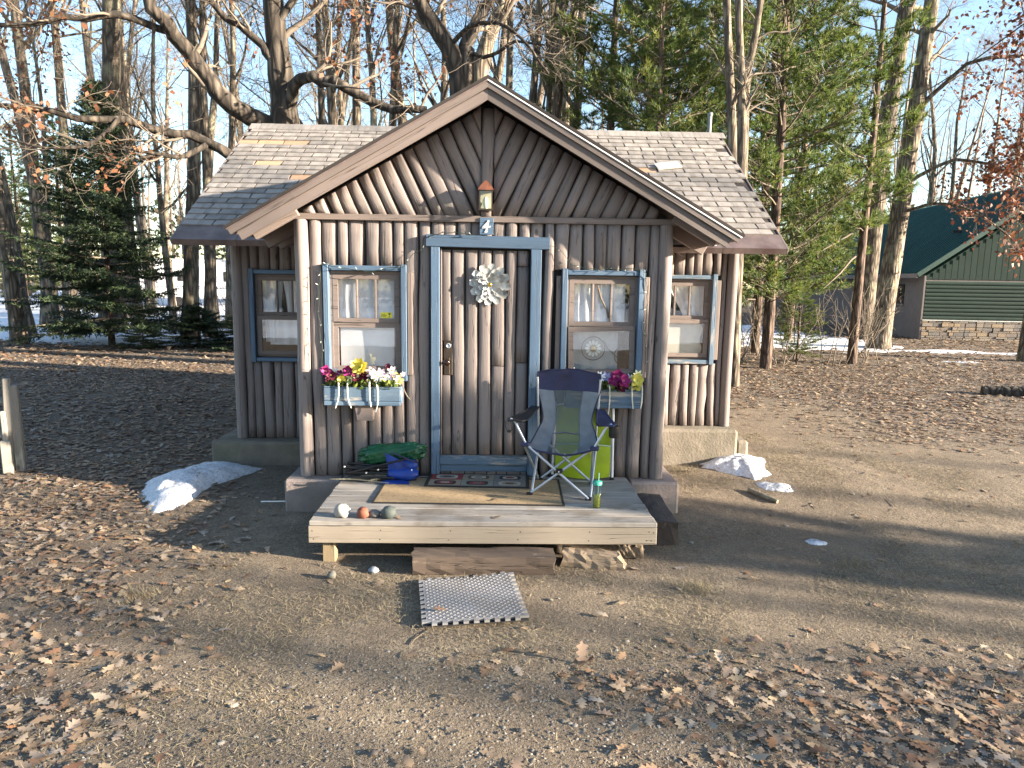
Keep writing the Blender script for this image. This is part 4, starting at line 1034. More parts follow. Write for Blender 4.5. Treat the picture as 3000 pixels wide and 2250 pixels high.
FM = {k: plain('petal_'+k, c, .6, vscale=30, amt=.2, bs=0) for k, c in dict(magenta=(.29, .018, .14), dark=(.11, .010, .035), yellow=(.68, .60, .12), white=(.82, .82, .80), pink=(.74, .58, .68), lilac=(.42, .36, .62), cream=(.78, .76, .42)).items()}
m_fc = plain('flower_centre', (.40, .33, .06), .7, bs=0)
m_leafg = leaf_mat('silk_leaf', [(.04, .08, .02), (.10, .17, .03), (.26, .30, .05), (.38, .38, .08)], .35)
def flower_box(name, x0, x1, label, flowers, tendrils, seed):
    rg = np.random.default_rng(seed); w = x1-x0
    t = empty(name, ((x0+x1)/2, -.06, .965), 0, label, 'flower box')
    h = w/2
    board('front_board', (-h, -.125, .082), (h, -.125, .082), .125, .018, m_blue_worn, t, (0, -1, 0))
    board('lower_rail', (-h, -.128, .001), (h, -.128, .001), .036, .024, m_blue_worn, t, (0, -1, 0))
    board('bottom_board', (-h, -.064, -.008), (h, -.064, -.008), .10, .014, m_blue, t)
    for s in (-1, 1): MB().box((s*h-.009, -.116, .0), (s*h+.009, -.002, .145), bev=.003).build('end_board', m_blue_worn, t)
    MB().grid(lambda u, v: (-h+.012+(w-.024)*u, -.114+.108*v, .115+.008*math.sin(9*u+4*v)), 12, 4).build('soil', plain('moss_fill', (.07, .055, .035), .95, bs=.5), t)
    n = 420; P = np.stack([rg.uniform(-h+.02, h-.02, n), rg.uniform(-.14, -.02, n), rg.uniform(.12, .185, n)], 1)
    D = np.stack([rg.normal(0, .8, n), rg.normal(-.3, .7, n), rg.uniform(.1, 1, n)], 1); D /= np.linalg.norm(D, axis=1)[:, None]
    sd_ = np.cross(D, rg.normal(0, 1, (n, 3))); sd_ /= np.linalg.norm(sd_, axis=1)[:, None]; L = rg.uniform(.03, .065, (n, 1)); wv = L*.26
    V = np.stack([P, P+D*L*.5+sd_*wv, P+D*L, P+D*L*.5-sd_*wv], 1).reshape(-1, 3)
    tag(link('foliage', np_mesh('foliage', V, quads=np.arange(4*n).reshape(-1, 4), mats=m_leafg, tint=np.repeat(rg.uniform(0, 1, n), 4)), t), kind='stuff')
    for kind, col, x, z, y, sc in flowers:
        f = Vector((rg.uniform(-.4, .4), -1, rg.uniform(.2, .8)))
        mt_ = frame((x-(x0+x1)/2, y, z-.965), f.orthogonal(), f) @ Matrix.Scale(sc*1.25, 4)
        flower_mesh(kind, rg).build('flower', [FM[col], m_fc if col not in ('white', 'pink') else m_fc], t, mt_)
    for x, L, bend, sw in tendrils:
        pts = []
        for q in np.linspace(0, 1, 26):
            pts.append((x-(x0+x1)/2+bend*math.sin(q*2.6)+sw*q*q, -.115-.035*math.sin(min(1, q*4)*1.57), .185+.03*math.sin(q*6) *(q < .5)-L*q))
        MB().tube(pts, [(.006+.0025*(k % 2))*(1-.4*k/26) for k in range(26)], 6).build('trailing_catkin', plain('white_catkin', (.74, .73, .64), .9, bs=.4), t)
    return t
rgf = random.Random(2)
def scatter(x0, x1, items): return [(k, c, x0+(x1-x0)*u, z, -.06-rgf.uniform(0, .09), s) for k, c, u, z, s in items]
FA = scatter(-1.41, -.78, [('magenta', 'magenta', .04, 1.235, .9), ('magenta', 'dark', .10, 1.20, .9), ('daisy', 'white', .13, 1.215, 1.1), ('magenta', 'magenta', .20, 1.20, .75), ('pink', 'dark', .07, 1.17, .9),
    ('magenta', 'magenta', .32, 1.235, .9), ('daisy', 'cream', .36, 1.19, 1.2), ('yellow', 'yellow', .30, 1.175, .95), ('yellow', 'cream', .40, 1.20, .9), ('big', 'yellow', .47, 1.265, 1.25), ('magenta', 'dark', .45, 1.19, 1.2), ('magenta', 'magenta', .48, 1.135, .9), ('magenta', 'dark', .52, 1.205, .9),
    ('yellow', 'yellow', .55, 1.22, .7), ('pink', 'pink', .63, 1.225, 1.15), ('pink', 'white', .68, 1.21, 1.1), ('daisy', 'white', .72, 1.195, 1.2), ('pink', 'pink', .74, 1.215, 1.1), ('pink', 'white', .79, 1.185, 1.15), ('pink', 'pink', .83, 1.17, 1), ('yellow', 'yellow', .93, 1.18, .8), ('pink', 'white', .88, 1.235, .9), ('yellow', 'cream', .97, 1.155, .8), ('pink', 'pink', .90, 1.18, 1), ('daisy', 'white', .55, 1.13, 1.1), ('magenta', 'dark', .85, 1.28, .5), ('pink', 'pink', 1.04, 1.21, .6), ('yellow', 'yellow', .22, 1.165, .8)])
boxL = flower_box('flower_box', -1.41, -.78, 'blue window box of silk flowers under the left front window', FA, [(-1.29, .22, .012, -.03), (-1.205, .22, -.015, .03), (-1.03, .21, -.004, .012), (-.985, .25, .028, -.012)], 11)
FB = scatter(.60, 1.235, [('daisy', 'white', .10, 1.235, 1.2), ('pink', 'white', .15, 1.23, 1), ('daisy', 'white', .45, 1.21, 1.2), ('pink', 'lilac', .54, 1.20, 1.1), ('magenta', 'magenta', .68, 1.215, 1.15), ('magenta', 'magenta', .75, 1.18, 1.1), ('magenta', 'magenta', .62, 1.175, .9), ('magenta', 'magenta', .77, 1.10, 1.15), ('magenta', 'dark', .72, 1.12, .9),
    ('daisy', 'white', .84, 1.20, 1.1), ('daisy', 'cream', .83, 1.15, 1), ('yellow', 'yellow', .93, 1.19, 1.1), ('yellow', 'yellow', .92, 1.145, 1.0), ('pink', 'cream', .94, 1.235, .9), ('yellow', 'cream', .60, 1.15, .8), ('daisy', 'white', .28, 1.20, 1), ('pink', 'pink', .36, 1.19, 1), ('yellow', 'yellow', .2, 1.19, .9)])
flower_box('flower_box', .60, 1.235, 'blue window box of silk flowers behind the camp chair', FB, [(.955, .25, .01, -.005), (1.14, .2, .006, .02), (1.225, .20, .012, -.005)], 13)
MB().prism([(-1.168, -.062, .965), (-1.012, -.062, .965), (-1.02, -.062, .815), (-1.145, -.062, .815)], (0, -.10, 0)).build('box_bracket', m_trim, cabin)
MB().prism([(.86, -.06, .965), (.99, -.06, .965), (.98, -.06, .815), (.88, -.06, .815)], (0, -.10, 0)).build('box_bracket', m_trim, cabin)
MB().tube([(.32, -.06, .165), (.34, -.07, .105), (.365, -.07, .055), (.39, -.065, .025)], [.004, .005, .006, .004], 6).build('dry_stem', m_twig, boxL)

# ---- fairy lights
m_wire = plain('green_wire', (.02, .045, .03), .6, bs=0); m_bulb = plain('clear_bulb', (.55, .60, .55), .3, bs=0)
def fairy(label, pts, seed):
    rg = random.Random(seed); t = empty('fairy_lights', pts[0], 0, label, 'fairy lights'); o0 = Vector(pts[0]); path = []
    for a, b in zip(pts[:-1], pts[1:]):
        a, b = Vector(a), Vector(b); n = max(2, int((b-a).length/.035))
        for k in range(n): path.append(a.lerp(b, k/n)-o0+Vector((rg.uniform(-.009, .009), rg.uniform(-.012, .004), rg.uniform(-.009, .009))))
    MB().tube(path, .0026, 4).build('wire', m_wire, t)
    for k in range(2, len(path), 3):
        d = Vector((rg.uniform(-1, 1), -.6, rg.uniform(-.7, 1))).normalized()
        MB().tube([path[k], path[k]+d*.014], .0035, 5).tube([path[k]+d*.014, path[k]+d*.026, path[k]+d*.036], [.0028, .0028, .0008], 5, 1).build('bulb', [m_wire, m_bulb], t)
yy = -.095
fairy('green fairy light string round the left front window and up over the door', [(-1.44, yy, 1.18), (-1.44, yy, 1.45), (-1.465, yy, 1.75), (-1.43, yy, 2.11), (-1.30, yy, 2.085), (-1.18, yy, 2.06), (-1.02, yy, 2.05), (-.88, yy, 2.08), (-.76, yy, 2.10), (-.68, -.075, 2.2), (-.60, -.075, 2.25), (-.585, -.075, 2.33), (-.45, -.11, 2.375), (-.25, -.11, 2.365), (-.15, -.11, 2.37)], 1)
fairy('green fairy light string from the door head to the right front window', [(.45, -.10, 2.29), (.55, -.08, 2.24), (.60, -.075, 2.16), (.65, yy, 2.13), (.75, yy, 2.105), (.95, yy, 2.10), (1.1, yy, 2.10), (1.23, yy, 2.10), (1.27, -.085, 1.95), (1.275, -.085, 1.75), (1.265, -.085, 1.6), (1.28, -.085, 1.4), (1.275, -.085, 1.2)], 2)
MB().box((1.262, -.10, 1.135), (1.285, -.08, 1.165), bev=.004).build('plug', m_black, [o for o in bpy.data.objects if o.name.startswith('fairy_lights')][-1], None).location = -Vector((.45, -.10, 2.29))

# ---------------------------------------------------------------- trees
def nrm(v): return v/(np.linalg.norm(v)+1e-9)
def wander(rg, p, d, L, n, wob, up=0.0):
    pts = [np.array(p, float)]; d = nrm(np.array(d, float)); s = L/n
    for i in range(n):
        d = nrm(d+rg.normal(0, wob, 3)+np.array([0, 0, up])); pts.append(pts[-1]+d*s)
    return np.array(pts)
def resample(pts, n):
    pts = np.array(pts, float); t = np.linspace(0, len(pts)-1, n); i = np.minimum(t.astype(int), len(pts)-2); f = t-i
    out_ = []
    for k, ff in zip(i, f):
        p0, p1, p2, p3 = pts[max(k-1, 0)], pts[k], pts[k+1], pts[min(k+2, len(pts)-1)]
        out_.append(.5*((2*p1)+(-p0+p2)*ff+(2*p0-5*p1+4*p2-p3)*ff**2+(-p0+3*p1-3*p2+p3)*ff**3))
    return np.array(out_)
def tubes(polys):
    """polys: (pts, radii, sides) -> one vertex and one quad array"""
    VV = []; FF = []; base = 0
    for pts, rad, sides in polys:
        n = len(pts); T = np.empty_like(pts); T[1:-1] = pts[2:]-pts[:-2]; T[0] = pts[1]-pts[0]; T[-1] = pts[-1]-pts[-2]
        T /= np.linalg.norm(T, axis=1)[:, None]+1e-9
        ref = np.array([.31, .95, .05]) if abs(T[0][1]) < .8 else np.array([.95, .1, .3])
        A = ref-T*(T@ref)[:, None]; A /= np.linalg.norm(A, axis=1)[:, None]+1e-9; B = np.cross(T, A)
        th = np.arange(sides)*2*np.pi/sides
        V = pts[:, None, :]+(A[:, None, :]*np.cos(th)[None, :, None]+B[:, None, :]*np.sin(th)[None, :, None])*np.asarray(rad)[:, None, None]
        VV.append(V.reshape(-1, 3)); i = np.arange(n-1)[:, None]*sides; k = np.arange(sides)[None, :]; k2 = (k+1) % sides
        FF.append((np.stack([i+k, i+k2, i+sides+k2, i+sides+k], -1).reshape(-1, 4))+base); base += n*sides
    return np.concatenate(VV), np.concatenate(FF)
def spawn(rg, parent, n, t0, t1, L, ang, rk, npt, wob, up, sides, taper=.25):
    pts, rad = parent[0], parent[1]; out_ = []
    for k in range(n):
        t = rg.uniform(t0, t1); x = t*(len(pts)-1); i = min(int(x), len(pts)-2); p = pts[i]+(pts[i+1]-pts[i])*(x-i); d = nrm(pts[i+1]-pts[i])
        side = nrm(np.cross(d, rg.normal(0, 1, 3))); a = rg.normal(ang, .22)
        dd = d*math.cos(a)+side*math.sin(a); r0 = (rad[i]+(rad[i+1]-rad[i])*(x-i))*rk*rg.uniform(.7, 1.1); LL = L*rg.uniform(.55, 1.2)*(1.15-.55*t)
        q = wander(rg, p, dd, LL, npt, wob, up); out_.append((q, np.linspace(r0, max(r0*taper, .0042), npt+1), sides))
    return out_
class Tree:
    def __init__(s, seed): s.rg = np.random.default_rng(seed); s.main = []; s.br = []; s.tips = []
    def trunk(s, pts, r0, r1, n=14, sides=10, flare=1.25):
        q = resample(pts, n); rad = np.linspace(r0, r1, n)*(1+s.rg.uniform(-.06, .06, n)); rad[0] *= flare; s.main.append((q, rad, sides)); return s.main[-1]
    def limb(s, pts, r0, r1, n=10, sides=7):
        q = resample(pts, n); q[1:-1] += s.rg.normal(0, r0*.35, (n-2, 3)); s.main.append((q, np.linspace(r0, r1, n), sides)); return s.main[-1]
    def grow(s, parents, n2=5, n3=4, n4=3, L=1.6, t0=.25, ang=.85):
        rg = s.rg
        for p in parents:
            l2 = spawn(rg, p, n2, t0, .98, L, ang, .42, 6, .22, .05, 5)
            s.br += l2
            for b in l2:
                l3 = spawn(rg, b, n3, .25, 1, L*.5, .8, .5, 4, .25, .03, 4); s.br += l3
                for c in l3:
                    l4 = spawn(rg, c, n4, .3, 1, L*.28, .75, .6, 3, .25, .02, 3, .5); s.br += l4
                    s.tips += [d[0][-1] for d in l4]
    def auto(s, H, r, lean=(0, 0), n1=12, first=.36, wob=.04, n2=7, n3=5, n4=3, L1=.30):
        rg = s.rg; q = wander(rg, (0, 0, -.2), (lean[0], lean[1], 1), H, 12, wob, .05); rad = np.linspace(r, r*.16, 13); rad[0] *= 1.35; s.main.append((q, rad, 9))
        l1 = spawn(rg, s.main[0], n1, first, .98, H*L1, .75, .5, 7, .13, .08, 6); s.main += l1
        s.grow(l1+[(q[8:], rad[8:], 5)], n2, n3, n4, H*.10)
        return s
    def meshes(s, name): 
        a = np_mesh(name+'_trunk', *tubes(s.main)[:1], quads=tubes(s.main)[1], mats=m_bark, smooth=True)
        b = np_mesh(name+'_branches', *tubes(s.br)[:1], quads=tubes(s.br)[1], mats=m_twig, smooth=True)
        return a, b
def leaf_cloud(rg, P, per, spread, size, mat, name='leaves'):
    P = np.repeat(np.asarray(P), per, 0); n = len(P); P = P+rg.normal(0, spread, (n, 3))+np.array([0, 0, -spread*.5])
    D = rg.normal(0, 1, (n, 3)); D[:, 2] -= .7; D /= np.linalg.norm(D, axis=1)[:, None]; Sd = np.cross(D, rg.normal(0, 1, (n, 3))); Sd /= np.linalg.norm(Sd, axis=1)[:, None]
    L = rg.uniform(.6, 1.25, (n, 1))*size; w = L*.36; Nn = np.cross(D, Sd)*L*.12
    V = np.stack([P, P+D*L*.35+Sd*w+Nn, P+D*L, P+D*L*.55-Sd*w+Nn], 1).reshape(-1, 3)
    return np_mesh(name, V, quads=np.arange(4*n).reshape(-1, 4), mats=mat, tint=np.repeat(rg.uniform(0, 1, n), 4))
def put_tree(name, tree, loc, label, group=None, bark=None, leaves=None, cat='tree'):
    t = empty(name, loc, 0, label, cat, group); a, b = tree.meshes(name)
    if bark: a.materials[0] = bark
    link('trunk', a, t); tag(link('branches', b, t), kind='stuff')
    if leaves is not None: tag(link('leaves', leaves, t), kind='stuff')
    return t
def rel(pts, o): return [(p[0]-o[0], p[1]-o[1], p[2]-o[2]) for p in pts]

# -- the two big oaks behind the roof
O = (-3.70, 7.0, .1); T1 = Tree(11)
tr = T1.trunk(rel([(-3.70, 7, -.1), (-3.72, 7, 2.5), (-3.73, 7, 4.62), (-3.77, 7, 5.32), (-3.81, 7, 5.88), (-3.87, 7, 6.71), (-3.95, 7.1, 9), (-3.8, 7.2, 12)], O), .29, .12, 18, 12)
l = [T1.limb(rel([(-3.85, 7.0, 4.62), (-4.22, 6.8, 4.8), (-4.72, 6.6, 5.14), (-5.06, 6.4, 5.56), (-5.29, 6.2, 5.96), (-5.5, 6.0, 6.3), (-5.9, 5.8, 7.2), (-6.6, 5.5, 8.6)], O), .175, .07, 16, 9),
     T1.limb(rel([(-3.66, 6.9, 4.9), (-3.57, 6.8, 5.04), (-3.42, 6.6, 5.22), (-3.08, 6.5, 5.3), (-2.66, 6.4, 5.18), (-2.25, 6.3, 4.95), (-1.73, 6.2, 4.77), (-1.16, 6.1, 4.75)], O), .12, .06, 16, 8),
     T1.limb(rel([(-3.75, 6.9, 3.6), (-4.34, 6.2, 3.91), (-4.75, 6.0, 4.16), (-5.31, 5.8, 4.27), (-5.94, 5.5, 4.37), (-6.54, 5.2, 4.37), (-7.3, 5.0, 4.45), (-8.3, 4.7, 4.55)], O), .10, .03, 16, 7),
     T1.limb(rel([(-4.71, 5.95, 4.1), (-4.96, 5.7, 3.87), (-5.3, 5.5, 3.83), (-5.75, 5.4, 3.95)], O), .055, .02, 8, 6),
     T1.limb(rel([(-5.86, 5.5, 4.38), (-6.17, 5.3, 3.98), (-6.67, 5.1, 3.86), (-7.2, 5.0, 3.95)], O), .04, .012, 8, 6),
     T1.limb(rel([(-5.25, 6.25, 5.9), (-5.83, 6.0, 6.04), (-6.26, 5.8, 5.98), (-6.83, 5.6, 5.8), (-7.47, 5.4, 5.65), (-8.5, 5.2, 5.8)], O), .07, .025, 12, 6),
     T1.limb(rel([(-3.8, 7, 5.5), (-4.0, 6.9, 5.85), (-4.29, 6.8, 6.13), (-4.66, 6.6, 6.43), (-5.2, 6.4, 7.0)], O), .09, .04, 10, 7),
     T1.limb(rel([(-3.85, 7, 6.2), (-3.4, 6.9, 6.8), (-2.9, 6.7, 7.1), (-2.2, 6.5, 7.6)], O), .07, .03, 8, 6)]
T1.grow(l, 9, 4, 3, 1.25, .25); T1.grow([(tr[0][9:], tr[1][9:], 6)], 12, 5, 3, 2.0, .1)
put_tree('oak_tree', T1, O, 'big bare oak behind the left roof slope with a long limb reaching left', None, m_barkdark, leaf_cloud(T1.rg, np.array([t for t in T1.tips if T1.rg.uniform() < .055]), 9, .12, .10, m_oakleaf))
O = (-.66, 8.0, .1); T2 = Tree(12)
tr = T2.trunk(rel([(-.66, 8, -.1), (-.68, 8, 3), (-.69, 8, 5.33), (-.73, 8, 5.83), (-.89, 8, 6.25), (-1.21, 8, 6.72), (-1.46, 8, 7.13), (-2.2, 8, 8.8), (-2.8, 8, 11)], O), .27, .09, 20, 12)
l = [T2.limb(rel([(-.66, 8, 5.6), (-.58, 8, 6.05), (-.51, 8.1, 6.47), (-.32, 8.2, 6.99), (-.2, 8.3, 7.28), (.2, 8.5, 9), (.3, 8.6, 11)], O), .17, .06, 14, 9),
     T2.limb(rel([(-.9, 7.95, 6.3), (-.5, 7.6, 6.6), (.1, 7.3, 6.5), (.5, 7.1, 6.1), (.9, 7, 5.6)], O), .05, .02, 10, 6),
     T2.limb(rel([(-.6, 7.9, 6.2), (-.1, 7.7, 6.1), (.35, 7.5, 6.3), (.9, 7.4, 6.2)], O), .045, .015, 10, 6)]
T2.grow(l, 9, 4, 3, 1.2, .25); T2.grow([(tr[0][9:], tr[1][9:], 6)], 12, 5, 3, 1.8, .1)
put_tree('oak_tree', T2, O, 'thick forked oak rising behind the gable peak', None, m_barkdark)
O = (-.36, 9.0, .1); T3 = Tree(13)
tr = T3.trunk(rel([(-.4, 9, -.1), (-.38, 9, 4), (-.37, 9, 5.98), (-.27, 9, 6.57), (-.07, 9, 7.15), (.13, 9, 7.54), (.7, 9, 10), (.9, 9, 13)], O), .22, .08, 16, 10)
T3.grow([(tr[0][6:], tr[1][6:], 6)], 14, 5, 3, 1.9, .1)
put_tree('oak_tree', T3, O, 'mossy trunk leaning right, just behind the forked oak', None, m_bark)
O = (4.15, 6.6, .1); T4 = Tree(14)
ps = [T4.trunk(rel([(4.2, 6.6, -.1), (4.15, 6.6, 2), (4.1, 6.6, 4.13), (3.99, 6.6, 5.37), (3.85, 6.6, 6.74), (3.7, 6.6, 9)], O), .105, .05, 14, 8),
      T4.trunk(rel([(4.3, 6.4, -.1), (4.25, 6.4, 2), (4.2, 6.4, 4.04), (4.12, 6.4, 5.32), (3.99, 6.4, 6.67), (3.9, 6.3, 9.5)], O), .10, .05, 14, 8),
      T4.trunk(rel([(4.38, 6.8, -.1), (4.36, 6.8, 2), (4.37, 6.8, 4.17), (4.33, 6.8, 5.43), (4.45, 6.8, 6.28), (4.5, 6.8, 6.83), (4.8, 6.8, 9)], O), .09, .04, 14, 8)]
T4.grow([(p[0][5:], p[1][5:], 6) for p in ps], 8, 4, 2, .9, .1)
put_tree('maple_tree', T4, O, 'clump of three grey stems standing behind the right roof end', None, m_bark)
O = (11.83, 15.3, .1); T5 = Tree(15)
tr = T5.trunk(rel([(11.80, 15.3, -.1), (11.93, 15.3, 1.89), (12.11, 15.3, 4.42), (12.28, 15.3, 6.87), (12.45, 15.3, 10.17), (12.6, 15.3, 13)], O), .32, .16, 16, 12)
l = [T5.limb(rel([(12.15, 15.2, 5.0), (13.0, 14.6, 5.6), (13.9, 14.0, 5.4), (14.6, 13.6, 4.9)], O), .07, .02, 9, 6), T5.limb(rel([(12.3, 15.2, 7), (13.2, 14.8, 8.2), (14.4, 14.2, 8.4), (15.6, 13.8, 8.2)], O), .08, .025, 9, 6), T5.limb(rel([(12.1, 15.2, 4.2), (12.8, 14.4, 4.4), (13.6, 13.6, 3.9), (14.2, 13.2, 3.2)], O), .06, .02, 9, 6)]
T5.grow(l, 9, 5, 3, 1.2, .2); T5.grow([(tr[0][8:], tr[1][8:], 6)], 8, 4, 2, 1.8, .1)
put_tree('oak_tree', T5, O, 'leaning oak right of the thin pine with rust-red leaves still clinging', None, m_bark, leaf_cloud(T5.rg, np.array([t for t in T5.tips if (t[0] > .9 and T5.rg.uniform() < .55)]), 7, .16, .14, m_redleaf))
O = (13.24, 19, .1); T6 = Tree(16)
tr = T6.trunk(rel([(13.2, 19, -.1), (13.3, 19, 4.25), (13.46, 19, 7.71), (13.8, 19, 11.57), (14, 19, 14)], O), .36, .2, 14, 12)
T6.grow([(tr[0][7:], tr[1][7:], 6)], 8, 4, 2, 2.0, .1)
put_tree('oak_tree', T6, O, 'stout leaning trunk half hidden by pine branches, left of the leaning oak', None, m_bark)
# oak with red leaves at the far right edge, and one with orange leaves behind the roof
for seed, loc, H, r_, mat_, frac, label, per, sp, sz in ((21, (13.9, 12.0, .1), 12.5, .15, m_redleaf, .34, 'young oak at the right edge thick with dark red leaves', 7, .18, .14),
        (22, (-2.75, 11.5, .1), 12, .14, m_oakleaf, .28, 'slim oak with orange-brown leaves behind the left roof ridge', 6, .18, .13), (23, (-13.4, 15.8, .1), 11, .12, m_oakleaf, .10, 'young oak with tan leaves left of the spruce', 6, .16, .14)):
    T = Tree(seed).auto(H, r_, n1=13, first=.3, n4=3)
    put_tree('oak_tree', T, loc, label, None, m_bark, leaf_cloud(T.rg, np.array([t for t in T.tips if T.rg.uniform() < frac]), per, sp, sz, mat_))

# -- bare woodland trees: five kinds, copied
kinds = []
for i, (H, r_, n1, first) in enumerate(((15, .20, 12, .42), (17, .24, 11, .5), (13, .15, 12, .35), (16, .19, 10, .55), (12, .11, 12, .3))):
    T = Tree(50+i).auto(H, r_, lean=(.06*(-1)**i, .03), n1=n1, first=first); kinds.append(T.meshes('woodland_tree'))
ORD = 'first second third fourth fifth sixth seventh eighth ninth tenth eleventh twelfth thirteenth fourteenth fifteenth sixteenth seventeenth eighteenth nineteenth twentieth'.split()+['twenty-first', 'twenty-second', 'twenty-third']
def by_bearing(items): return sorted(items, key=lambda q: q[0]/(q[1]+5.96))
def copy_tree(kind, loc, rz, sc, label, group, name='bare_tree'):
    t = empty(name, (loc[0], loc[1], gz(loc[0], loc[1])-.05), rz, label, 'tree', group); t.scale = (sc[0], sc[0], sc[1])
    link('trunk', kinds[kind][0], t); tag(link('branches', kinds[kind][1], t), kind='stuff'); return t
rt = random.Random(31)
G1 = 'bare trees in the woods left of the cabin'; L1_ = 'bare grey tree among the woods left of the cabin'
for k, (x, y, kd, s) in enumerate(by_bearing(((-12.9, 13.4, 2, 1.25), (-14.1, 15.5, 1, 1.05), (-15.6, 19, 0, 1.3), (-19.7, 26, 1, 1.2), (-16.6, 22, 3, 1.3), (-12.4, 17, 1, 1.5), (-14.9, 23, 2, 1.2), (-13.0, 20, 3, 1.1), (-17.3, 30, 0, 1.2), (-11.5, 19.5, 4, 1.2), (-9.04, 15, 0, 1.2), (-8.7, 15.7, 3, 1.0), (-11.9, 24, 1, 1.0), (-9.85, 20.5, 2, 1.3), (-12.3, 28, 0, 1.1), (-21, 33, 1, 1.3), (-24, 28, 0, 1.2), (-22.5, 38, 3, 1.3), (-19, 36, 2, 1.4), (-8.0, 22, 4, 1.3), (-8.6, 30, 1, 1.2), (-6.9, 26, 0, 1.1)))):
    t = copy_tree(kd, (x, y), rt.uniform(0, 6.28), (s, s*rt.uniform(.9, 1.1)), '%s bare tree, %s from the left edge in the woods left of the cabin' % ('stout' if kd < 2 else 'slender', ORD[k]), G1)
G2 = 'bare trees behind the cabin roof'; L2_ = 'bare tree standing behind the cabin roof'
for k, (x, y, kd, s) in enumerate(by_bearing(((-5.63, 18, 0, 1.2), (-4.3, 13.5, 4, 1.3), (-4.68, 20, 3, 1.2), (-3.3, 15.2, 2, 1.2), (-3.37, 22, 1, 1.2), (-2.0, 20, 0, 1.1), (.42, 12.2, 4, 1.3), (.75, 13.2, 2, 1.15), (1.15, 12, 2, 1.2), (1.92, 17, 3, 1.2), (1.75, 14.6, 0, .95), (2.4, 16, 0, 1.1), (-1.2, 26, 1, 1.3), (.9, 28, 1, 1.2), (3.2, 24, 0, 1.3), (-6.5, 24, 2, 1.4), (5.5, 20, 3, 1.2), (4.3, 28, 1, 1.1)))):
    copy_tree(kd, (x, y), rt.uniform(0, 6.28), (s, s*rt.uniform(.9, 1.1)), '%s bare trunk, %s from the left of those rising behind the cabin roof' % ('stout' if kd < 2 else 'slender', ORD[k]), G2)
G3 = 'bare trees around the green-roofed building'; L3_ = 'bare tree beyond the green-roofed building'
for k, (x, y, kd, s) in enumerate(by_bearing(((17.5, 36, 3, 1.2), (22, 38, 1, 1.1), (26.3, 38, 0, 1.2), (29.7, 40, 3, 1.2), (32, 36, 2, 1.5), (20, 44, 0, 1.3), (12.2, 30, 1, 1.1), (9.5, 27, 0, 1.2), (35, 42, 1, 1.2), (27, 48, 2, 1.6), (15, 40, 0, 1.2)))):
    copy_tree(kd, (x, y), rt.uniform(0, 6.28), (s, s*rt.uniform(.85, 1.0)), 'far bare tree, %s from the left beyond the green-roofed building' % ORD[k], G3)
# trees to the right of the view, across the sun: their shadows stripe the ground and the wall
G4 = 'trees to the right that shade the yard'; L4_ = 'bare tree outside the frame on the right, striping the yard with shadow'
def y0x(y0, X): return (X, y0-X*math.tan(SUN_AZ))
for y0, X, kd, s, f in ((2.75, 34, 3, 1.0, .5), (1.33, 30, 3, 1.2, .45), (-.19, 21, 3, 1.1, .25), (.062, 22, 3, 1.2, .28), (-.86, 20, 3, 1.0, .35), (-1.30, 26, 3, 1.2, .45), (-1.84, 23, 3, 1.0, .35), (-2.3, 42, 1, .9, .35), (-2.62, 26, 3, 1.1, .5), (-3.0, 40, 2, 1.2, .4), (-3.5, 30, 3, 1.0, .5), (-4.2, 36, 0, 1.0, .4)):
    copy_tree(kd, y0x(y0, X), rt.uniform(0, 6.28), (s*f, s), L4_, G4)
G5 = 'trees behind the photographer'; L5_ = 'bare tree behind the photographer, seen only in the window panes'
for x, y, kd, s in ((-6, -24, 0, 1.2), (-2.5, -28, 1, 1.2), (2, -25, 3, 1.2), (6, -30, 0, 1.1), (10, -26, 2, 1.3), (-11, -29, 1, 1.2), (-15, -25, 3, 1.1)):
    copy_tree(kd, (x, y), rt.uniform(0, 6.28), (s, s), L5_, G5)

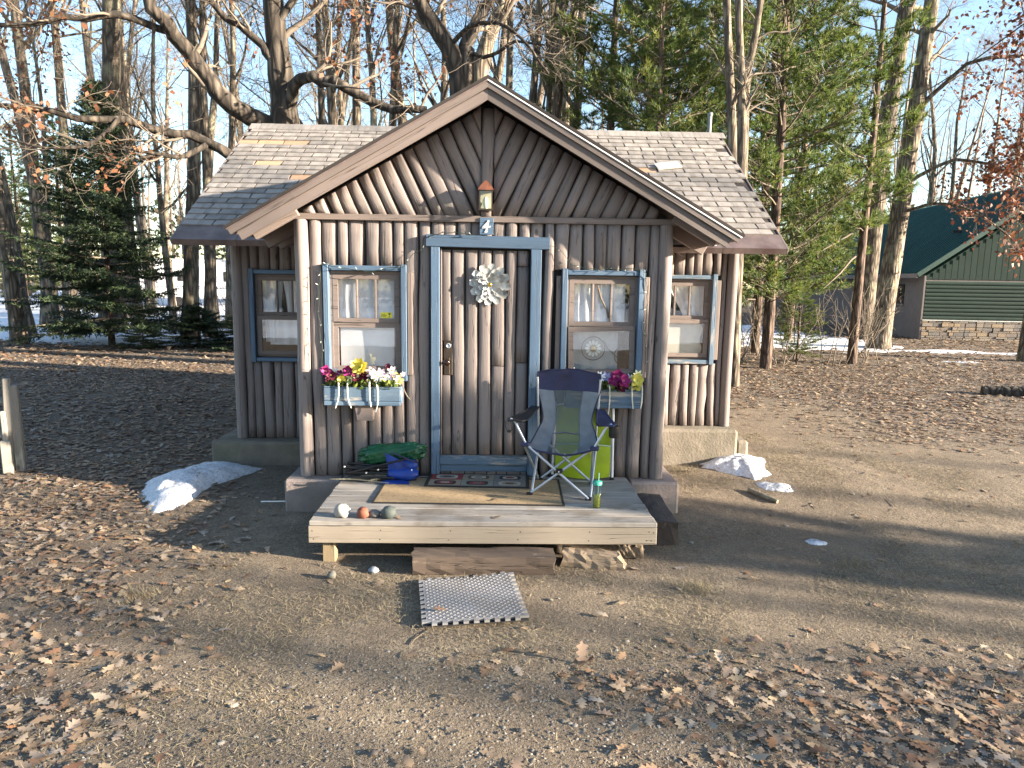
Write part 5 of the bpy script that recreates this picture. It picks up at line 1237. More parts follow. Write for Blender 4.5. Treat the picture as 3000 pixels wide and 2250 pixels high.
# -- conifers
def needles(rg, P, D, per, spread, L, w, droop=0.0):
    n = len(P); P = np.repeat(P, per, 0); D = np.repeat(D, per, 0); d = D+rg.normal(0, spread, (n*per, 3)); d[:, 2] -= droop; d /= np.linalg.norm(d, axis=1)[:, None]
    s = np.cross(d, rg.normal(0, 1, (n*per, 3))); s /= np.linalg.norm(s, axis=1)[:, None]; LL = L*rg.uniform(.6, 1.2, (n*per, 1))
    V = np.stack([P-s*w, P+s*w, P+d*LL], 1).reshape(-1, 3); return V, np.arange(3*n*per).reshape(-1, 3)
def pine(seed, H, r, Rmax, z0, dz, nb, per, nL=.13, tint=(0, 1), dens=1.0):
    rg = np.random.default_rng(seed); q = wander(rg, (0, 0, -.15), (rg.normal(0, .02), 0, 1), H, 12, .012, .05); main = [(q, np.linspace(r, r*.2, 13), 9)]; br = []; P = []; D = []; TI = []
    z = z0
    while z < H-.2:
        f = (z-z0)/(H-z0); R = Rmax*(1-f)**.75*(.75+.25*math.sin(min(1, f*5)*1.57))
        i = min(int((z+.15)/H*12), 11); c = q[i]+(q[i+1]-q[i])*((z+.15)/H*12-i); a0 = rg.uniform(0, 6.28); R *= (.75+.5*vnoise(z*1.3, seed*3.7))
        for k in range(nb):
            a = a0+k*2*math.pi/nb+rg.normal(0, .2); L = R*rg.uniform(.6, 1.15)
            b = wander(rg, c, (math.cos(a), math.sin(a), .12+.35*f), L, 6, .06, .035); br.append((b, np.linspace(.008+.008*L, .004, 7), 4))
            m_ = int(L*7*dens)+3
            for t in rg.uniform(.22, 1.0, m_):
                x = t*6; j = min(int(x), 5); p = b[j]+(b[j+1]-b[j])*(x-j); d = nrm(b[j+1]-b[j]); sdv = nrm(np.cross(d, (0, 0, 1)))*(1 if rg.uniform() < .5 else -1)
                tw = wander(rg, p, d*.7+sdv*.8+np.array([0, 0, .12]), L*.28*(1.15-t*.6)+.12, 3, .12, .06); br.append((tw, np.array([.008, .006, .004, .003]), 3))
                for u in (.45, .75, 1.0):
                    x2 = u*3; jj = min(int(x2), 2); P.append(tw[jj]+(tw[jj+1]-tw[jj])*(x2-jj)); D.append(nrm(tw[jj+1]-tw[jj])+np.array([0, 0, .15])); TI.append(np.clip(.35+.3*t+rg.normal(0, .22), 0, 1))
        z += dz*rg.uniform(.8, 1.2)
    P = np.array(P); D = np.array(D); V, F = needles(rg, P, D, per, .6, nL, .0095)
    a = np_mesh('pine_trunk', *tubes(main)[:1], quads=tubes(main)[1], mats=m_pinebark, smooth=True); tv, tf = tubes(br)
    b = np_mesh('pine_branches', tv, quads=tf, mats=m_twig, smooth=True)
    c = np_mesh('pine_needles', V, tris=F, mats=m_pine, tint=np.repeat(np.array(TI), per*3))
    return a, b, c
def put_conifer(ms, name, loc, rz, sc, label, group=None):
    t = empty(name, (loc[0], loc[1], gz(loc[0], loc[1])-.03), rz, label, 'tree', group); t.scale = sc if hasattr(sc, '__len__') else (sc,)*3
    link('trunk', ms[0], t); tag(link('branches', ms[1], t), kind='stuff'); tag(link('needles', ms[2], t), kind='stuff'); return t
PA = pine(70, 14, .14, 2.6, 1.6, .21, 2, 13, .17, dens=1.5); PB = pine(71, 12, .11, 2.3, 1.2, .19, 2, 13, .17, dens=1.5); PC = pine(72, 11.5, .12, 1.5, 3.2, .28, 2, 14, .20, dens=.9)
put_conifer(PA, 'pine_tree', (2.75, 11.5), .3, (1, 1, 1.0), 'tall green pine behind the right slope, nearest the gable')
put_conifer(PB, 'pine_tree', (3.45, 9.6), 4.4, (.9, .9, 1.05), 'dark green pine close behind the right roof ridge')
put_conifer(PB, 'pine_tree', (4.4, 13.2), 1.9, 1.15, 'dense pine behind the middle of the right roof slope')
put_conifer(PA, 'pine_tree', (6.1, 9.6), 2.8, (.95, .95, .95), 'bright green pine just past the right roof edge with low branches')
put_conifer(PB, 'pine_tree', (7.3, 13.5), .8, 1.25, 'broad pine between the cabin and the thin-trunked pine')
put_conifer(PA, 'pine_tree', (9.9, 17.5), 4.0, (1.05, 1.05, 1.0), 'hazy pine behind the thin-trunked pine')
put_conifer(PC, 'pine_tree', (8.74, 10.9), 1.2, (1, 1, 1.0), 'thin straight pine with bare lower trunk standing in the leaves')
put_conifer(PB, 'pine_tree', (7.25, 10.6), 3.0, (.30, .30, .20), 'knee-high pine sapling left of the thin pine')
put_conifer(PB, 'pine_tree', (-24, 34), 0, (1.2, 1.2, .9), 'distant green pine beyond the snow on the far left'); put_conifer(PA, 'pine_tree', (-15, 42), 1, (1.2, 1.2, .8), 'distant pine above the white trailer')
put_conifer(PA, 'pine_tree', (-30, 40), 2, (1.2, 1.2, .8), 'faint pine at the far left edge of the woods'); put_conifer(PB, 'pine_tree', (-6, 44), 2.2, (1.3, 1.3, .9), 'distant pine glimpsed under the left eave')
dead = MB().tube([(8.66, 10.85, 2.75), (8.44, 10.75, 2.62), (8.13, 10.6, 2.3), (7.71, 10.5, 1.93)], [.035, .03, .022, .01], 6).tube([(8.6, 10.85, 3.35), (8.34, 10.8, 3.18), (7.68, 10.7, 2.81), (6.81, 10.6, 2.36)], [.035, .03, .022, .008], 6)
pt = [o for o in bpy.data.objects if o.get('label', '').startswith('thin straight pine')][0]
dead.v = [(p[0]-8.74, p[1]-10.9, p[2]-pt.location.z) for p in dead.v]
dd = dead.build('dead_limb', m_twig, pt); dd.matrix_parent_inverse = Matrix.Rotation(-1.2, 4, 'Z')
def spruce(seed, H, R, z0=.25, dz=.22, per=12, nb=7, dens=1.0):
    rg = np.random.default_rng(seed); main = [(np.array([[0, 0, -.15], [.02, 0, H*.5], [0, .02, H]]), np.array([.012*H+.01, .008*H, .01]), 9)]; br = []; P = []; D = []; TI = []
    z = z0
    while z < H-.08:
        f = z/H; Rr = R*(1-f)**.85
        for k in range(nb):
            a = rg.uniform(0, 6.28); L = Rr*rg.uniform(.55, 1.12)+.05
            b = wander(rg, (0, 0, z), (math.cos(a), math.sin(a), -.18+.6*f), L, 6, .04, .035); br.append((b, np.linspace(.008+.008*L, .004, 7), 4))
            for t in np.linspace(.2, 1.0, int(L*8*dens)+3):
                x = t*6; j = min(int(x), 5); p = b[j]+(b[j+1]-b[j])*(x-j); d = nrm(b[j+1]-b[j])
                for sg in (-1, 1):
                    sdv = nrm(np.cross(d, (0, 0, 1)))*sg; LL = (L*.32*(1.1-t*.75)+.06)*rg.uniform(.6, 1.2)
                    tw = wander(rg, p, d*.75+sdv*.8+np.array([0, 0, -.12]), LL, 2, .1, -.02)
                    for u in np.linspace(.15, 1, int(LL*10)+2):
                        x2 = u*2; jj = min(int(x2), 1); P.append(tw[jj]+(tw[jj+1]-tw[jj])*(x2-jj)); D.append(nrm(tw[jj+1]-tw[jj])); TI.append(np.clip(.15+.45*t*u+rg.normal(0, .14), 0, 1))
        z += dz*(1.1-.5*f)*rg.uniform(.8, 1.2)
    P = np.array(P); V, F = needles(rg, P, np.array(D), per, .6, .085, .012, .05)
    a = np_mesh('spruce_trunk', *tubes(main)[:1], quads=tubes(main)[1], mats=m_pinebark, smooth=True); tv, tf = tubes(br)
    return a, np_mesh('spruce_branches', tv, quads=tf, mats=m_twig), np_mesh('spruce_needles', V, tris=F, mats=m_spruce, tint=np.repeat(np.array(TI), per*3))
SA = spruce(80, 6.9, 2.8, .55, .22, 7, 8, .75); SB = spruce(81, 2.6, 1.35, .15, .17, 8, 6, .9)
put_conifer(SA, 'spruce_tree', (-10.4, 13.3), 0, 1, 'dark drooping spruce at the edge of the snow left of the cabin')
for (x, y), s, lab in (((-8.0, 13.2), .9, 'low dark spruce bush right of the tall spruce'), ((-6.5, 12.8), .95, 'low spruce bush beside the left wing of the cabin'), ((-9.2, 12.6), .6, 'small spruce bush at the foot of the tall spruce')):
    put_conifer(SB, 'spruce_bush', (x, y), x, (s, s, s*.48), lab)
for y0, X, s in ((.24, 13, 1.55), (-.12, 13.6, 1.5), (-.46, 13, 1.45)):
    put_conifer(SB, 'spruce_tree', y0x(y0, X), y0, (s*.36, s*.36, s*1.15), 'young spruce outside the frame on the right, shading the deck', 'young spruces to the right')
# -- brush: bare saplings right of the cabin, and thin stems on the left
rb = np.random.default_rng(90)
def brush(loc, n, H, label, group, seed):
    T = Tree(seed)
    for k in range(n):
        a = T.rg.uniform(0, 6.28); q = wander(T.rg, (T.rg.normal(0, .12), T.rg.normal(0, .12), -.05), (math.cos(a)*.35, math.sin(a)*.35, 1), H*T.rg.uniform(.6, 1.1), 8, .10, .03); T.main.append((q, np.linspace(.014, .003, 9), 5))
        T.br += spawn(T.rg, T.main[-1], 7, .25, .95, H*.3, .7, .55, 4, .18, .03, 3, .5)
    t = empty('bare_shrub', (loc[0], loc[1], gz(*loc)), 0, label, 'shrub', group); a, b = T.meshes('bare_shrub'); a.materials[0] = m_twig; link('stems', a, t); tag(link('twigs', b, t), kind='stuff'); return t
for k, (x, y) in enumerate(by_bearing(((5.3, 9.8), (6.0, 10.8), (6.7, 10.2), (7.4, 11.2), (7.9, 10.3), (9.3, 11.2), (5.6, 12.3), (7.0, 12.8), (9.9, 12.6)))):
    brush((x, y), 5, 2.2, 'bare twiggy shrub, %s from the cabin in the thicket by the thin pine' % ORD[k], 'shrubs in the thicket right of the cabin', 200+k)
for k, (x, y) in enumerate(by_bearing(((-7.4, 15.2), (-8.6, 17.5), (-10.2, 16.4), (-13.6, 17), (-15.2, 20), (-6.6, 17), (-11.5, 22), (-17, 24)))):
    brush((x, y), 5, 2.8, 'bare twiggy shrub, %s from the left in the snow left of the cabin' % ORD[k], 'shrubs in the snowy woods', 230+k)
# -- far woodland: thin stems closing the view, one mass
FT = Tree(99); rgw = FT.rg; st_ = []; tw_ = []
for k in range(260):
    a = rgw.uniform(-1.0, .95); dist = rgw.uniform(44, 85); x = math.sin(a)*dist; y = math.cos(a)*dist-6
    H = rgw.uniform(11, 18); q = wander(rgw, (x, y, -.2), (rgw.normal(0, .04), 0, 1), H, 6, .03, .03); st_.append((q, np.linspace(rgw.uniform(.08, .24), .03, 7), 4))
    l2 = spawn(rgw, st_[-1], 12, .25, 1, H*.28, .7, .4, 4, .15, .08, 3); tw_ += l2
    for b in l2: tw_ += spawn(rgw, b, 4, .3, 1, H*.10, .7, .6, 2, .2, .03, 3, .5)
for k in range(70):
    x, y = rgw.uniform(-50, 50), rgw.uniform(-70, -38); H = rgw.uniform(12, 18); q = wander(rgw, (x, y, -.2), (0, 0, 1), H, 6, .03, .03); st_.append((q, np.linspace(.3, .05, 7), 4)); l2 = spawn(rgw, st_[-1], 12, .15, 1, H*.3, .7, .4, 4, .15, .08, 3); tw_ += l2
v1, f1 = tubes(st_+tw_)
tag(link('far_woodland', np_mesh('far_woodland', v1, quads=f1, mats=m_twig)), kind='stuff')
rgw2 = np.random.default_rng(98); n = 9000
Pw = np.stack([rgw2.uniform(-70, 60, n), np.where(np.arange(n) % 3, rgw2.uniform(46, 72, n), rgw2.uniform(-62, -40, n)), 8.5*rgw2.uniform(0, 1, n)**1.7], 1); Pw[::3, 2] *= 1.2
tag(link('far_undergrowth', leaf_cloud(rgw2, Pw, 3, .5, .55, leaf_mat('far_brush', [(.10, .08, .05), (.20, .14, .09), (.06, .09, .03), (.16, .15, .07)], .3), 'far_undergrowth')), kind='stuff')

# ---------------------------------------------------------------- snow
def snow_sheet(name, x0, x1, y0, y1, step, mask, thick, mat):
    X, Y = np.meshgrid(np.arange(x0, x1+step, step), np.arange(y0, y1+step, step), indexing='ij'); m = mask(X, Y)
    Z = gz(X, Y)+np.clip(m, -.4, 1)*thick; a, b = X.shape
    ii = (np.arange(a-1)[:, None]*b+np.arange(b-1)[None, :]); keep = (m[:-1, :-1] > -.35) | (m[1:, 1:] > -.35) | (m[1:, :-1] > -.35) | (m[:-1, 1:] > -.35); ii = ii[keep]
    return link(name, np_mesh(name, np.stack([X, Y, Z], -1).reshape(-1, 3), quads=np.stack([ii, ii+b, ii+b+1, ii+1], 1), mats=mat, smooth=True))
def mleft(X, Y):
    n = (fbm(X*.35, Y*.35, 61)-.47)*2.2; e = sstep(12.6, 14.6, Y+(X+10)*.05)*1.15+sstep(30, 60, Y)*.6
    return (e-.55+n*.8)*sstep(-3.5, -6, X)-.5*(1-sstep(-3.5, -6, X))
tag(snow_sheet('snow_field', -60, 0, 12, 75, .35, mleft, .07, m_snowfar), kind='structure')
def mright(X, Y):
    def g(cx, cy, rx, ry): return np.exp(-(((X-cx)/rx)**2+((Y-cy)/ry)**2))
    m = 1.7*g(10.2, 18.5, 2.6, 3.8)+1.3*g(9.0, 25, 3, 4)+1.2*g(12.0, 15.9, 1.0, .5)+1.3*g(13.4, 14.5, 1.2, .42)+1.3*g(15.6, 13.9, 1.3, .5)+.9*g(12.1, 11.6, .7, .3)+1.0*g(8.3, 15.7, 1.2, .5)
    return m-.55+(fbm(X*.9, Y*.9, 71)-.47)*1.2
tag(snow_sheet('snow_field', 4, 18, 10.5, 30, .2, mright, .05, m_snowfar), kind='structure')
tag(snow_sheet('snow_field', -40, 40, -70, -14, 1.0, lambda X, Y: sstep(-14, -17, Y)*1.0-.3+(fbm(X*.3, Y*.3, 5)-.47), .06, m_snowfar), kind='structure')
def snow_mound(name, outline, hgt, seed, label, n=5):
    """a melting heap: rings from an outline in to a crest"""
    pts = resample(outline+[outline[0]], 150)[:-1]; rg = np.random.default_rng(seed); k = len(pts); c = np.mean(pts, 0); th = np.arange(k)
    pts0 = c+(pts-c)*(1+.06*np.sin(th*.31+seed)+.03*np.sin(th*.83)+rg.uniform(-.006, .006, k))[:, None]; wob = 1+0*np.sin(th*.43+seed); pts = c+(pts-c)*wob[:, None]
    V = []; R = 26
    for i in range(R+1):
        s = 1-i/R
        for j in range(k):
            p = c+((pts[j]-c)*s*(1-s**5)+(pts0[j]-c)*s*s**5 if s < 1 else pts0[j]-c); e = (1-s**2.0)**.85
            h = hgt*e*(.85+.5*(fbm(p[0]*4, p[1]*4, seed)-.47))+(.035*(fbm(p[0]*9, p[1]*9, seed+5, 4)-.47)+rg.uniform(-.002, .002))*min(1, i/4)
            V.append((p[0], p[1], float(gz(p[0], p[1]))-.012+h))
    F = [(i*k+j, i*k+(j+1) % k, (i+1)*k+(j+1) % k, (i+1)*k+j) for i in range(R) for j in range(k)]
    o = MB().add(V, F, 0, True).build(name, m_whitesnowy); return tag(o, label, 'snow')
snow_mound('snow_mound', [(-3.30, .52), (-3.12, .85), (-2.95, 1.20), (-2.62, 1.22), (-2.38, 1.06), (-2.45, .80), (-2.62, .50), (-2.66, .12), (-2.72, -.20), (-2.95, -.14), (-3.15, .15)], .17, 3, 'large melting snow heap left of the deck')
snow_mound('snow_mound', [(2.12, 1.02), (2.25, 1.28), (2.55, 1.42), (2.92, 1.32), (2.80, 1.02), (2.78, .80), (2.58, .62), (2.42, .74)], .13, 4, 'sunlit snow heap beside the right foundation')
snow_mound('snow_mound', [(2.50, .56), (2.62, .58), (2.84, .50), (2.82, .30), (2.66, .30), (2.52, .40)], .055, 5, 'small snow tongue in front of the sunlit heap')
snow_mound('snow_mound', [(2.44, -.74), (2.52, -.70), (2.62, -.76), (2.60, -.82), (2.48, -.82)], .035, 6, 'tiny leftover snow patch alone on the dirt at right')
def snow_litter(mound, n, seed):
    rg = np.random.default_rng(seed); vs_ = [v.co for v in mound.data.vertices]; Pm = np.array([tuple(vs_[i]) for i in rg.integers(150*3, len(vs_)-300, n)])
    D = rg.normal(0, 1, (n, 3)); D[:, 2] *= .15; D /= np.linalg.norm(D, axis=1)[:, None]; Sd = np.cross(D, (0, 0, 1)); L = rg.uniform(.006, .05, (n, 1)); w = np.where(rg.uniform(0, 1, (n, 1)) < .6, .0015, L*.25); Pm = Pm+np.array([0, 0, .004])
    V = np.stack([Pm, Pm+D*L*.5+Sd*w, Pm+D*L, Pm+D*L*.5-Sd*w], 1).reshape(-1, 3)
    tag(link('snow_litter', np_mesh('snow_litter', V, quads=np.arange(4*n).reshape(-1, 4), mats=m_litter, tint=np.repeat(rg.uniform(0, 1, n), 4)), mound), kind='stuff')
for k, o in enumerate([o for o in bpy.data.objects if o.name.startswith('snow_mound')]): snow_litter(o, (90, 45, 14, 6)[k % 4], 700+k)
def roof_snow(xa, xb_, lab):
    o = MB().grid(lambda u, v: (xa+(xb_-xa)*u, EY-.015+.13*v*(.5+.5*math.sin(math.pi*u)), EZ+.012+.13*MSL*v*(.5+.5*math.sin(math.pi*u))+.018*math.sin(math.pi*v*.8+.3)*math.sin(math.pi*u)), 12, 5).build('roof_snow', m_whitesnowy); tag(o, lab, 'snow')
roof_snow(-1.98, -1.68, 'strip of snow on the left eave where the gable meets it'); roof_snow(1.62, 2.12, 'strip of snow on the right eave where the gable meets it')

# ---------------------------------------------------------------- fallen leaves, grass, pebbles
def leaf_template(seed, n=7):
    rg = np.random.default_rng(seed); t = np.linspace(0, 1, n); w = np.array([.03]+[(.27 if k % 2 else .10)*math.sin(math.pi*(.12+.8*tt))*rg.uniform(.8, 1.2)+.02 for k, tt in enumerate(t[1:-1])]+[.02]); w2 = w*rg.uniform(.8, 1.2, n)
    c1, c2, tw = rg.uniform(-.5, 1.0), rg.uniform(-.35, .4), rg.uniform(-.4, .4)
    V = []
    for k in range(n):
        for s, ww in ((-1, w[k]), (0, 0), (1, w2[k])):
            x = s*ww; y = t[k]-.5+(abs(x)*.25 if s else 0); V.append((x, y, c1*x*x*1.6+c2*(y*y-.08)+tw*x*y+.01))
    F = [(k*3+s, (k+1)*3+s, (k+1)*3+s+1, k*3+s+1) for k in range(n-1) for s in (0, 1)]
    return np.array(V), np.array(F)
def instances(name, tmpl, P, yawv, tilt, az, size, tint, mat):
    Vs = []; Fs = []; Ts = []; base = 0; m = len(tmpl); idx = np.arange(len(P)) % m
    for q in range(m):
        s = idx == q; V, F = tmpl[q]; k = int(s.sum())
        if not k: continue
        c, sn = np.cos(yawv[s]), np.sin(yawv[s]); v = V[None]*size[s][:, None, None]
        x = v[..., 0]*c[:, None]-v[..., 1]*sn[:, None]; y = v[..., 0]*sn[:, None]+v[..., 1]*c[:, None]; z = v[..., 2]
        tx, ty = np.tan(tilt[s])*np.cos(az[s]), np.tan(tilt[s])*np.sin(az[s]); z = z+x*tx[:, None]+y*ty[:, None]
        z = z-np.minimum(z.min(1), 0)[:, None]*.8
        W_ = np.stack([x+P[s][:, 0:1], y+P[s][:, 1:2], z+P[s][:, 2:3]], -1); Vs.append(W_.reshape(-1, 3)); n = len(V)
        Fs.append((F[None]+(np.arange(k)*n)[:, None, None]+base).reshape(-1, F.shape[1])); base += k*n; Ts.append(np.repeat(tint[s], n))
    Fq = np.concatenate(Fs); kw = dict(quads=Fq) if Fq.shape[1] == 4 else dict(tris=Fq)
    return link(name, np_mesh(name, np.concatenate(Vs), mats=mat, tint=np.concatenate(Ts), **kw))
def outside(x, y):
    """keep clear of the cabin, deck, timbers and mats"""
    a = (x > -1.8) & (x < 1.62) & (y > -.2) & (y < 1.3); b = (x > -2.95) & (x < 2.7) & (y > 1.1); c = (x > -1.3) & (x < 1.18) & (y > -1.22) & (y < 0)
    d = (x > -.56) & (x < .44) & (y > -1.43) & (y < -1.2); e = (x > 1.18) & (x < 1.44) & (y > -.88) & (y < -.17)
    return ~(a | (b & (y < 5)) | c | d | e)
tm_near = [leaf_template(300+i, 9) for i in range(10)]; tm_far = [leaf_template(330+i, 4) for i in range(6)]; tm_mid = [leaf_template(350+i, 5) for i in range(8)]
rl = np.random.default_rng(44)
def scatter_leaves(name, n, xr, yr, size, tmpl, floor=.0, gain=1.0):
    x = rl.uniform(*xr, n); y = rl.uniform(*yr, n); d = litter_density(x, y)*gain+floor; vis = np.abs(x) < (y+6.0)*.80+1.2
    k = (rl.uniform(0, 1, n) < d) & outside(x, y) & vis; x, y = x[k], y[k]; n = len(x)
    P = np.stack([x, y, gz(x, y)+rl.uniform(-.004, .016, n)], 1)
    o = instances(name, tmpl, P, rl.uniform(0, 6.28, n), np.abs(rl.normal(0, .15, n)).clip(0, .8), rl.uniform(0, 6.28, n), size*(.28+.95*rl.uniform(0, 1, n)**.8), rl.uniform(0, 1, n), m_litter); tag(o, kind='stuff'); return n
n1_ = scatter_leaves('fallen_leaves', 48000, (-6.5, 7), (-3.6, 3.2), .082, tm_near, .012, 1.0)
n2_ = scatter_leaves('fallen_leaves', 52000, (-13, 14), (3.2, 10), .115, tm_mid, .03, .8)
n3_ = scatter_leaves('fallen_leaves', 42000, (-24, 24), (10, 24), .17, tm_far, .1, .8)
# individual leaves that catch the eye
for k, (x, y, z, s, tz, lab) in enumerate(((.48, -2.51, None, .13, 1.2, 'curled leaf standing on edge in the middle foreground'), (-.31, -2.02, .045, .085, .1, 'orange leaf lying on the left side of the foam tile'), (.02, -.86+.09, DZ+.010, .10, .15, 'brown leaf lying on the front of the tan mat'), (.02, -1.16, DZ, .09, .2, 'dry leaf on the front deck board right of centre'), (-.66, -1.18, DZ, .07, .2, 'small dry leaf beside the dark stone on the deck'))):
    V, F = tm_near[k % 10]; zz = float(gz(x, y)) if z is None else z
    o = link('dry_leaf', np_mesh('dry_leaf', V*s, quads=F, mats=m_litter, tint=np.full(len(V), (.56, .85, .14, .43, .14)[k])), None, Matrix.Translation((x, y, zz+(.05 if k == 0 else .006))) @ Matrix.Rotation(k*1.7, 4, 'Z') @ Matrix.Rotation(tz, 4, 'X')); tag(o, lab, 'leaf')
# dry grass
def grass(n, xr, yr, L, name='dry_grass'):
    x = rl.uniform(*xr, n); y = rl.uniform(*yr, n); vis = np.abs(x) < (y+6.0)*.78+.8
    dens = sstep(.40, .60, fbm(x*1.6, y*1.6, 88))*(.25+.75*sstep(.2, -.8, litter_density(x, y)*1.4-.4)); k = (rl.uniform(0, 1, n) < dens+.06) & outside(x, y) & vis; x, y = x[k], y[k]; n = len(x)
    a = rl.uniform(0, 6.28, n); el = np.abs(rl.normal(0, .28, n))+.03; LL = L*rl.uniform(.4, 1.4, n); P = np.stack([x, y, gz(x, y)+.002], 1); d = np.stack([np.cos(a)*np.cos(el), np.sin(a)*np.cos(el), np.sin(el)], 1)*LL[:, None]
    s = np.stack([-np.sin(a), np.cos(a), rl.normal(0, .3, n)], 1)*.0014; mid_ = P+d*.55+np.stack([np.zeros(n), np.zeros(n), LL*.10], 1); tip = P+d-np.stack([np.zeros(n), np.zeros(n), LL*.05], 1)
    V = np.stack([P-s, P+s, mid_+s*.8, tip, mid_-s*.8], 1).reshape(-1, 3); b = np.arange(n)*5
    tag(link(name, np_mesh(name, V, quads=np.stack([b, b+1, b+2, b+4], 1), tris=np.stack([b+4, b+2, b+3], 1), mats=m_grass, tint=np.repeat(rl.uniform(0, 1, n), 5))), kind='stuff')
grass(240000, (-4.5, 5), (-3.6, 2.6), .040); grass(30000, (-8, 9), (2.6, 9), .09)
for cx_, cy_, m_ in ((-2.2, -1.75, 160), (1.35, -1.62, 220), (.95, .12, 0), (2.6, -1.2, 150), (1.95, .9, 120)):   # tufts
    if not m_: continue
    x = rl.normal(cx_, .07, m_); y = rl.normal(cy_, .06, m_); a = rl.uniform(0, 6.28, m_); el = rl.uniform(.2, 1.1, m_); LL = rl.uniform(.05, .11, m_); P = np.stack([x, y, gz(x, y)], 1); d = np.stack([np.cos(a)*np.cos(el), np.sin(a)*np.cos(el), np.sin(el)], 1)*LL[:, None]; s = np.stack([-np.sin(a), np.cos(a), np.zeros(m_)], 1)*.0014
    V = np.stack([P-s, P+s, P+d], 1).reshape(-1, 3); tag(link('grass_tuft', np_mesh('grass_tuft', V, tris=np.arange(3*m_).reshape(-1, 3), mats=m_grass, tint=np.repeat(rl.uniform(.4, .85, m_), 3))), kind='stuff')
# pebbles
oc = np.array([(1, 0, 0), (0, 1, 0), (-1, 0, 0), (0, -1, 0), (0, 0, .6), (.7, .7, .3), (-.7, .7, .3), (-.7, -.7, .3), (.7, -.7, .3)], float)
of = np.array([(0, 5, 4), (5, 1, 4), (1, 6, 4), (6, 2, 4), (2, 7, 4), (7, 3, 4), (3, 8, 4), (8, 0, 4)])
def pebbles(n, xr, yr, mean, fn):
    x = rl.uniform(*xr, n); y = rl.uniform(*yr, n); k = (rl.uniform(0, 1, n) < fn(x, y)) & outside(x, y); x, y = x[k], y[k]; n = len(x)
    P = np.stack([x, y, gz(x, y)-.001], 1); o = instances('pebbles', [(oc*np.array([1, .75, 1]), of), (oc*np.array([.8, 1.1, .8]), of)], P, rl.uniform(0, 6.28, n), rl.uniform(0, .3, n), rl.uniform(0, 6.28, n), mean*np.exp(rl.normal(0, .45, n)), rl.uniform(0, 1, n), m_pebble); tag(o, kind='stuff')
pebbles(26000, (-2.6, 3.0), (-3.6, -2.0), .0042, lambda x, y: sstep(-2.1, -2.9, y+.5*(fbm(x*1.3, y*1.3, 17)-.47))*.9)
pebbles(9000, (-4, 5), (-3.5, 2), .005, lambda x, y: .12+0*x)
pebbles(200, (-3.5, 3.5), (-3.4, .5), .012, lambda x, y: .35+0*x)
# twigs lying about
for k in range(26):
    x, y = rl.uniform(-3.2, 4), rl.uniform(-3.2, 1.5)
    if not outside(np.array([x]), np.array([y]))[0]: continue
    a = rl.uniform(0, 6.28); L = rl.uniform(.08, .22); p = [(x+math.cos(a)*L*t+rl.normal(0, .006), y+math.sin(a)*L*t+rl.normal(0, .006), float(gz(x+math.cos(a)*L*t, y+math.sin(a)*L*t))+.006) for t in (0, .35, .7, 1)]
    tag(MB().tube(p, [.003, .0028, .0022, .0015], 5).build('twig', m_twig), 'thin dry twig lying on the ground of the yard', 'twig', 'twigs scattered over the yard')
tag(MB().tube([(x_, y_, float(gz(x_, y_))+.018) for x_, y_ in ((2.39, .32), (2.46, .17), (2.54, .02))], [.022, .026, .018], 8).build('broken_branch', m_lichen), 'short broken branch on the dirt in front of the right snow heap', 'branch')
tag(MB().tube([(-2.02, -.02, .06), (-1.75, -.01, .062)], .006, 6).build('white_rod', m_white), 'thin white rod sticking out beside the left foundation block', 'rod')

# ---------------------------------------------------------------- fence, log, wire
fe = empty('split_rail_fence', (-4.72, .92, float(gz(-4.72, .92))), RAD(20), 'weathered grey split-rail fence post at the left edge', 'fence')
def splitpost(dx, dy, H, w, t, seed):
    rg = random.Random(seed); MB().box((-.1, -w/2, -t/2), (H, w/2, t/2), bev=.012).build('post', m_greyfence, fe, frame((dx, dy, 0), (rg.uniform(-.03, .03), rg.uniform(-.02, .02), 1), (0, -1, 0)))
splitpost(.03, .0, .86, .085, .09, 1); splitpost(-.055, -.02, .93, .07, .06, 2); splitpost(-.06, -.085, .33, .09, .05, 3); splitpost(-.055, -.075, .62, .05, .035, 4)
for z in (.70, .36): MB().tube([(-.02, .03, z), (-1.2, .03, z+.02), (-2.6, .05, z-.01)], [.04, .05, .045], 7, squash=.7).build('rail', m_greyfence, fe)
tag(MB().tube([(8.45, 5.85, .20), (9.2, 5.5, .22), (10.2, 5.1, .22)], [.13, .15, .15], 12).build('fallen_log', m_barkdark), 'dark log lying in the leaves at the right edge', 'log')
tag(MB().tube([(10.56+(8.56-10.56)*t, 14-8*t, 6.74+(6.26-6.74)*t-.5*math.sin(math.pi*t)*.3) for t in np.linspace(-.5, 1.6, 20)], .012, 5).build('overhead_wire', m_black), 'dark overhead cable crossing the sky at right', 'cable')

# ---------------------------------------------------------------- green-roofed building
bl = empty('green_building', (15.5, 19.3, .10), RAD(-7), 'green metal-roofed building with stone base beyond the trees at right', 'building')
m_green = plain('green_siding', (.013, .032, .026), .95, vscale=3, amt=.2, bs=.05); m_groof = plain('green_roof_metal', (.014, .095, .085), .45, .2, vscale=2, amt=.2, bs=0, obj=(.9, 1.1)); m_block = plain('grey_block_wall', (.20, .18, .175), .9, vscale=4, amt=.15, bs=.3, bscale=20)
m_bwhite = plain('white_trim', (.55, .56, .54), .6, bs=0)
BW, BD, EZb, SLb = 8.4, 21.0, 2.40, .72          # width, depth, eave height, roof slope
MB().box((0, 0, -.2), (BW, BD, 2.33)).build('wall', m_block, bl)
MB().prism([(0, -.012, 2.28), (BW, -.012, 2.28), (BW/2, -.012, 2.28+BW/2*SLb)], (0, BD*.99, 0)).build('gable_wall', m_green, bl)
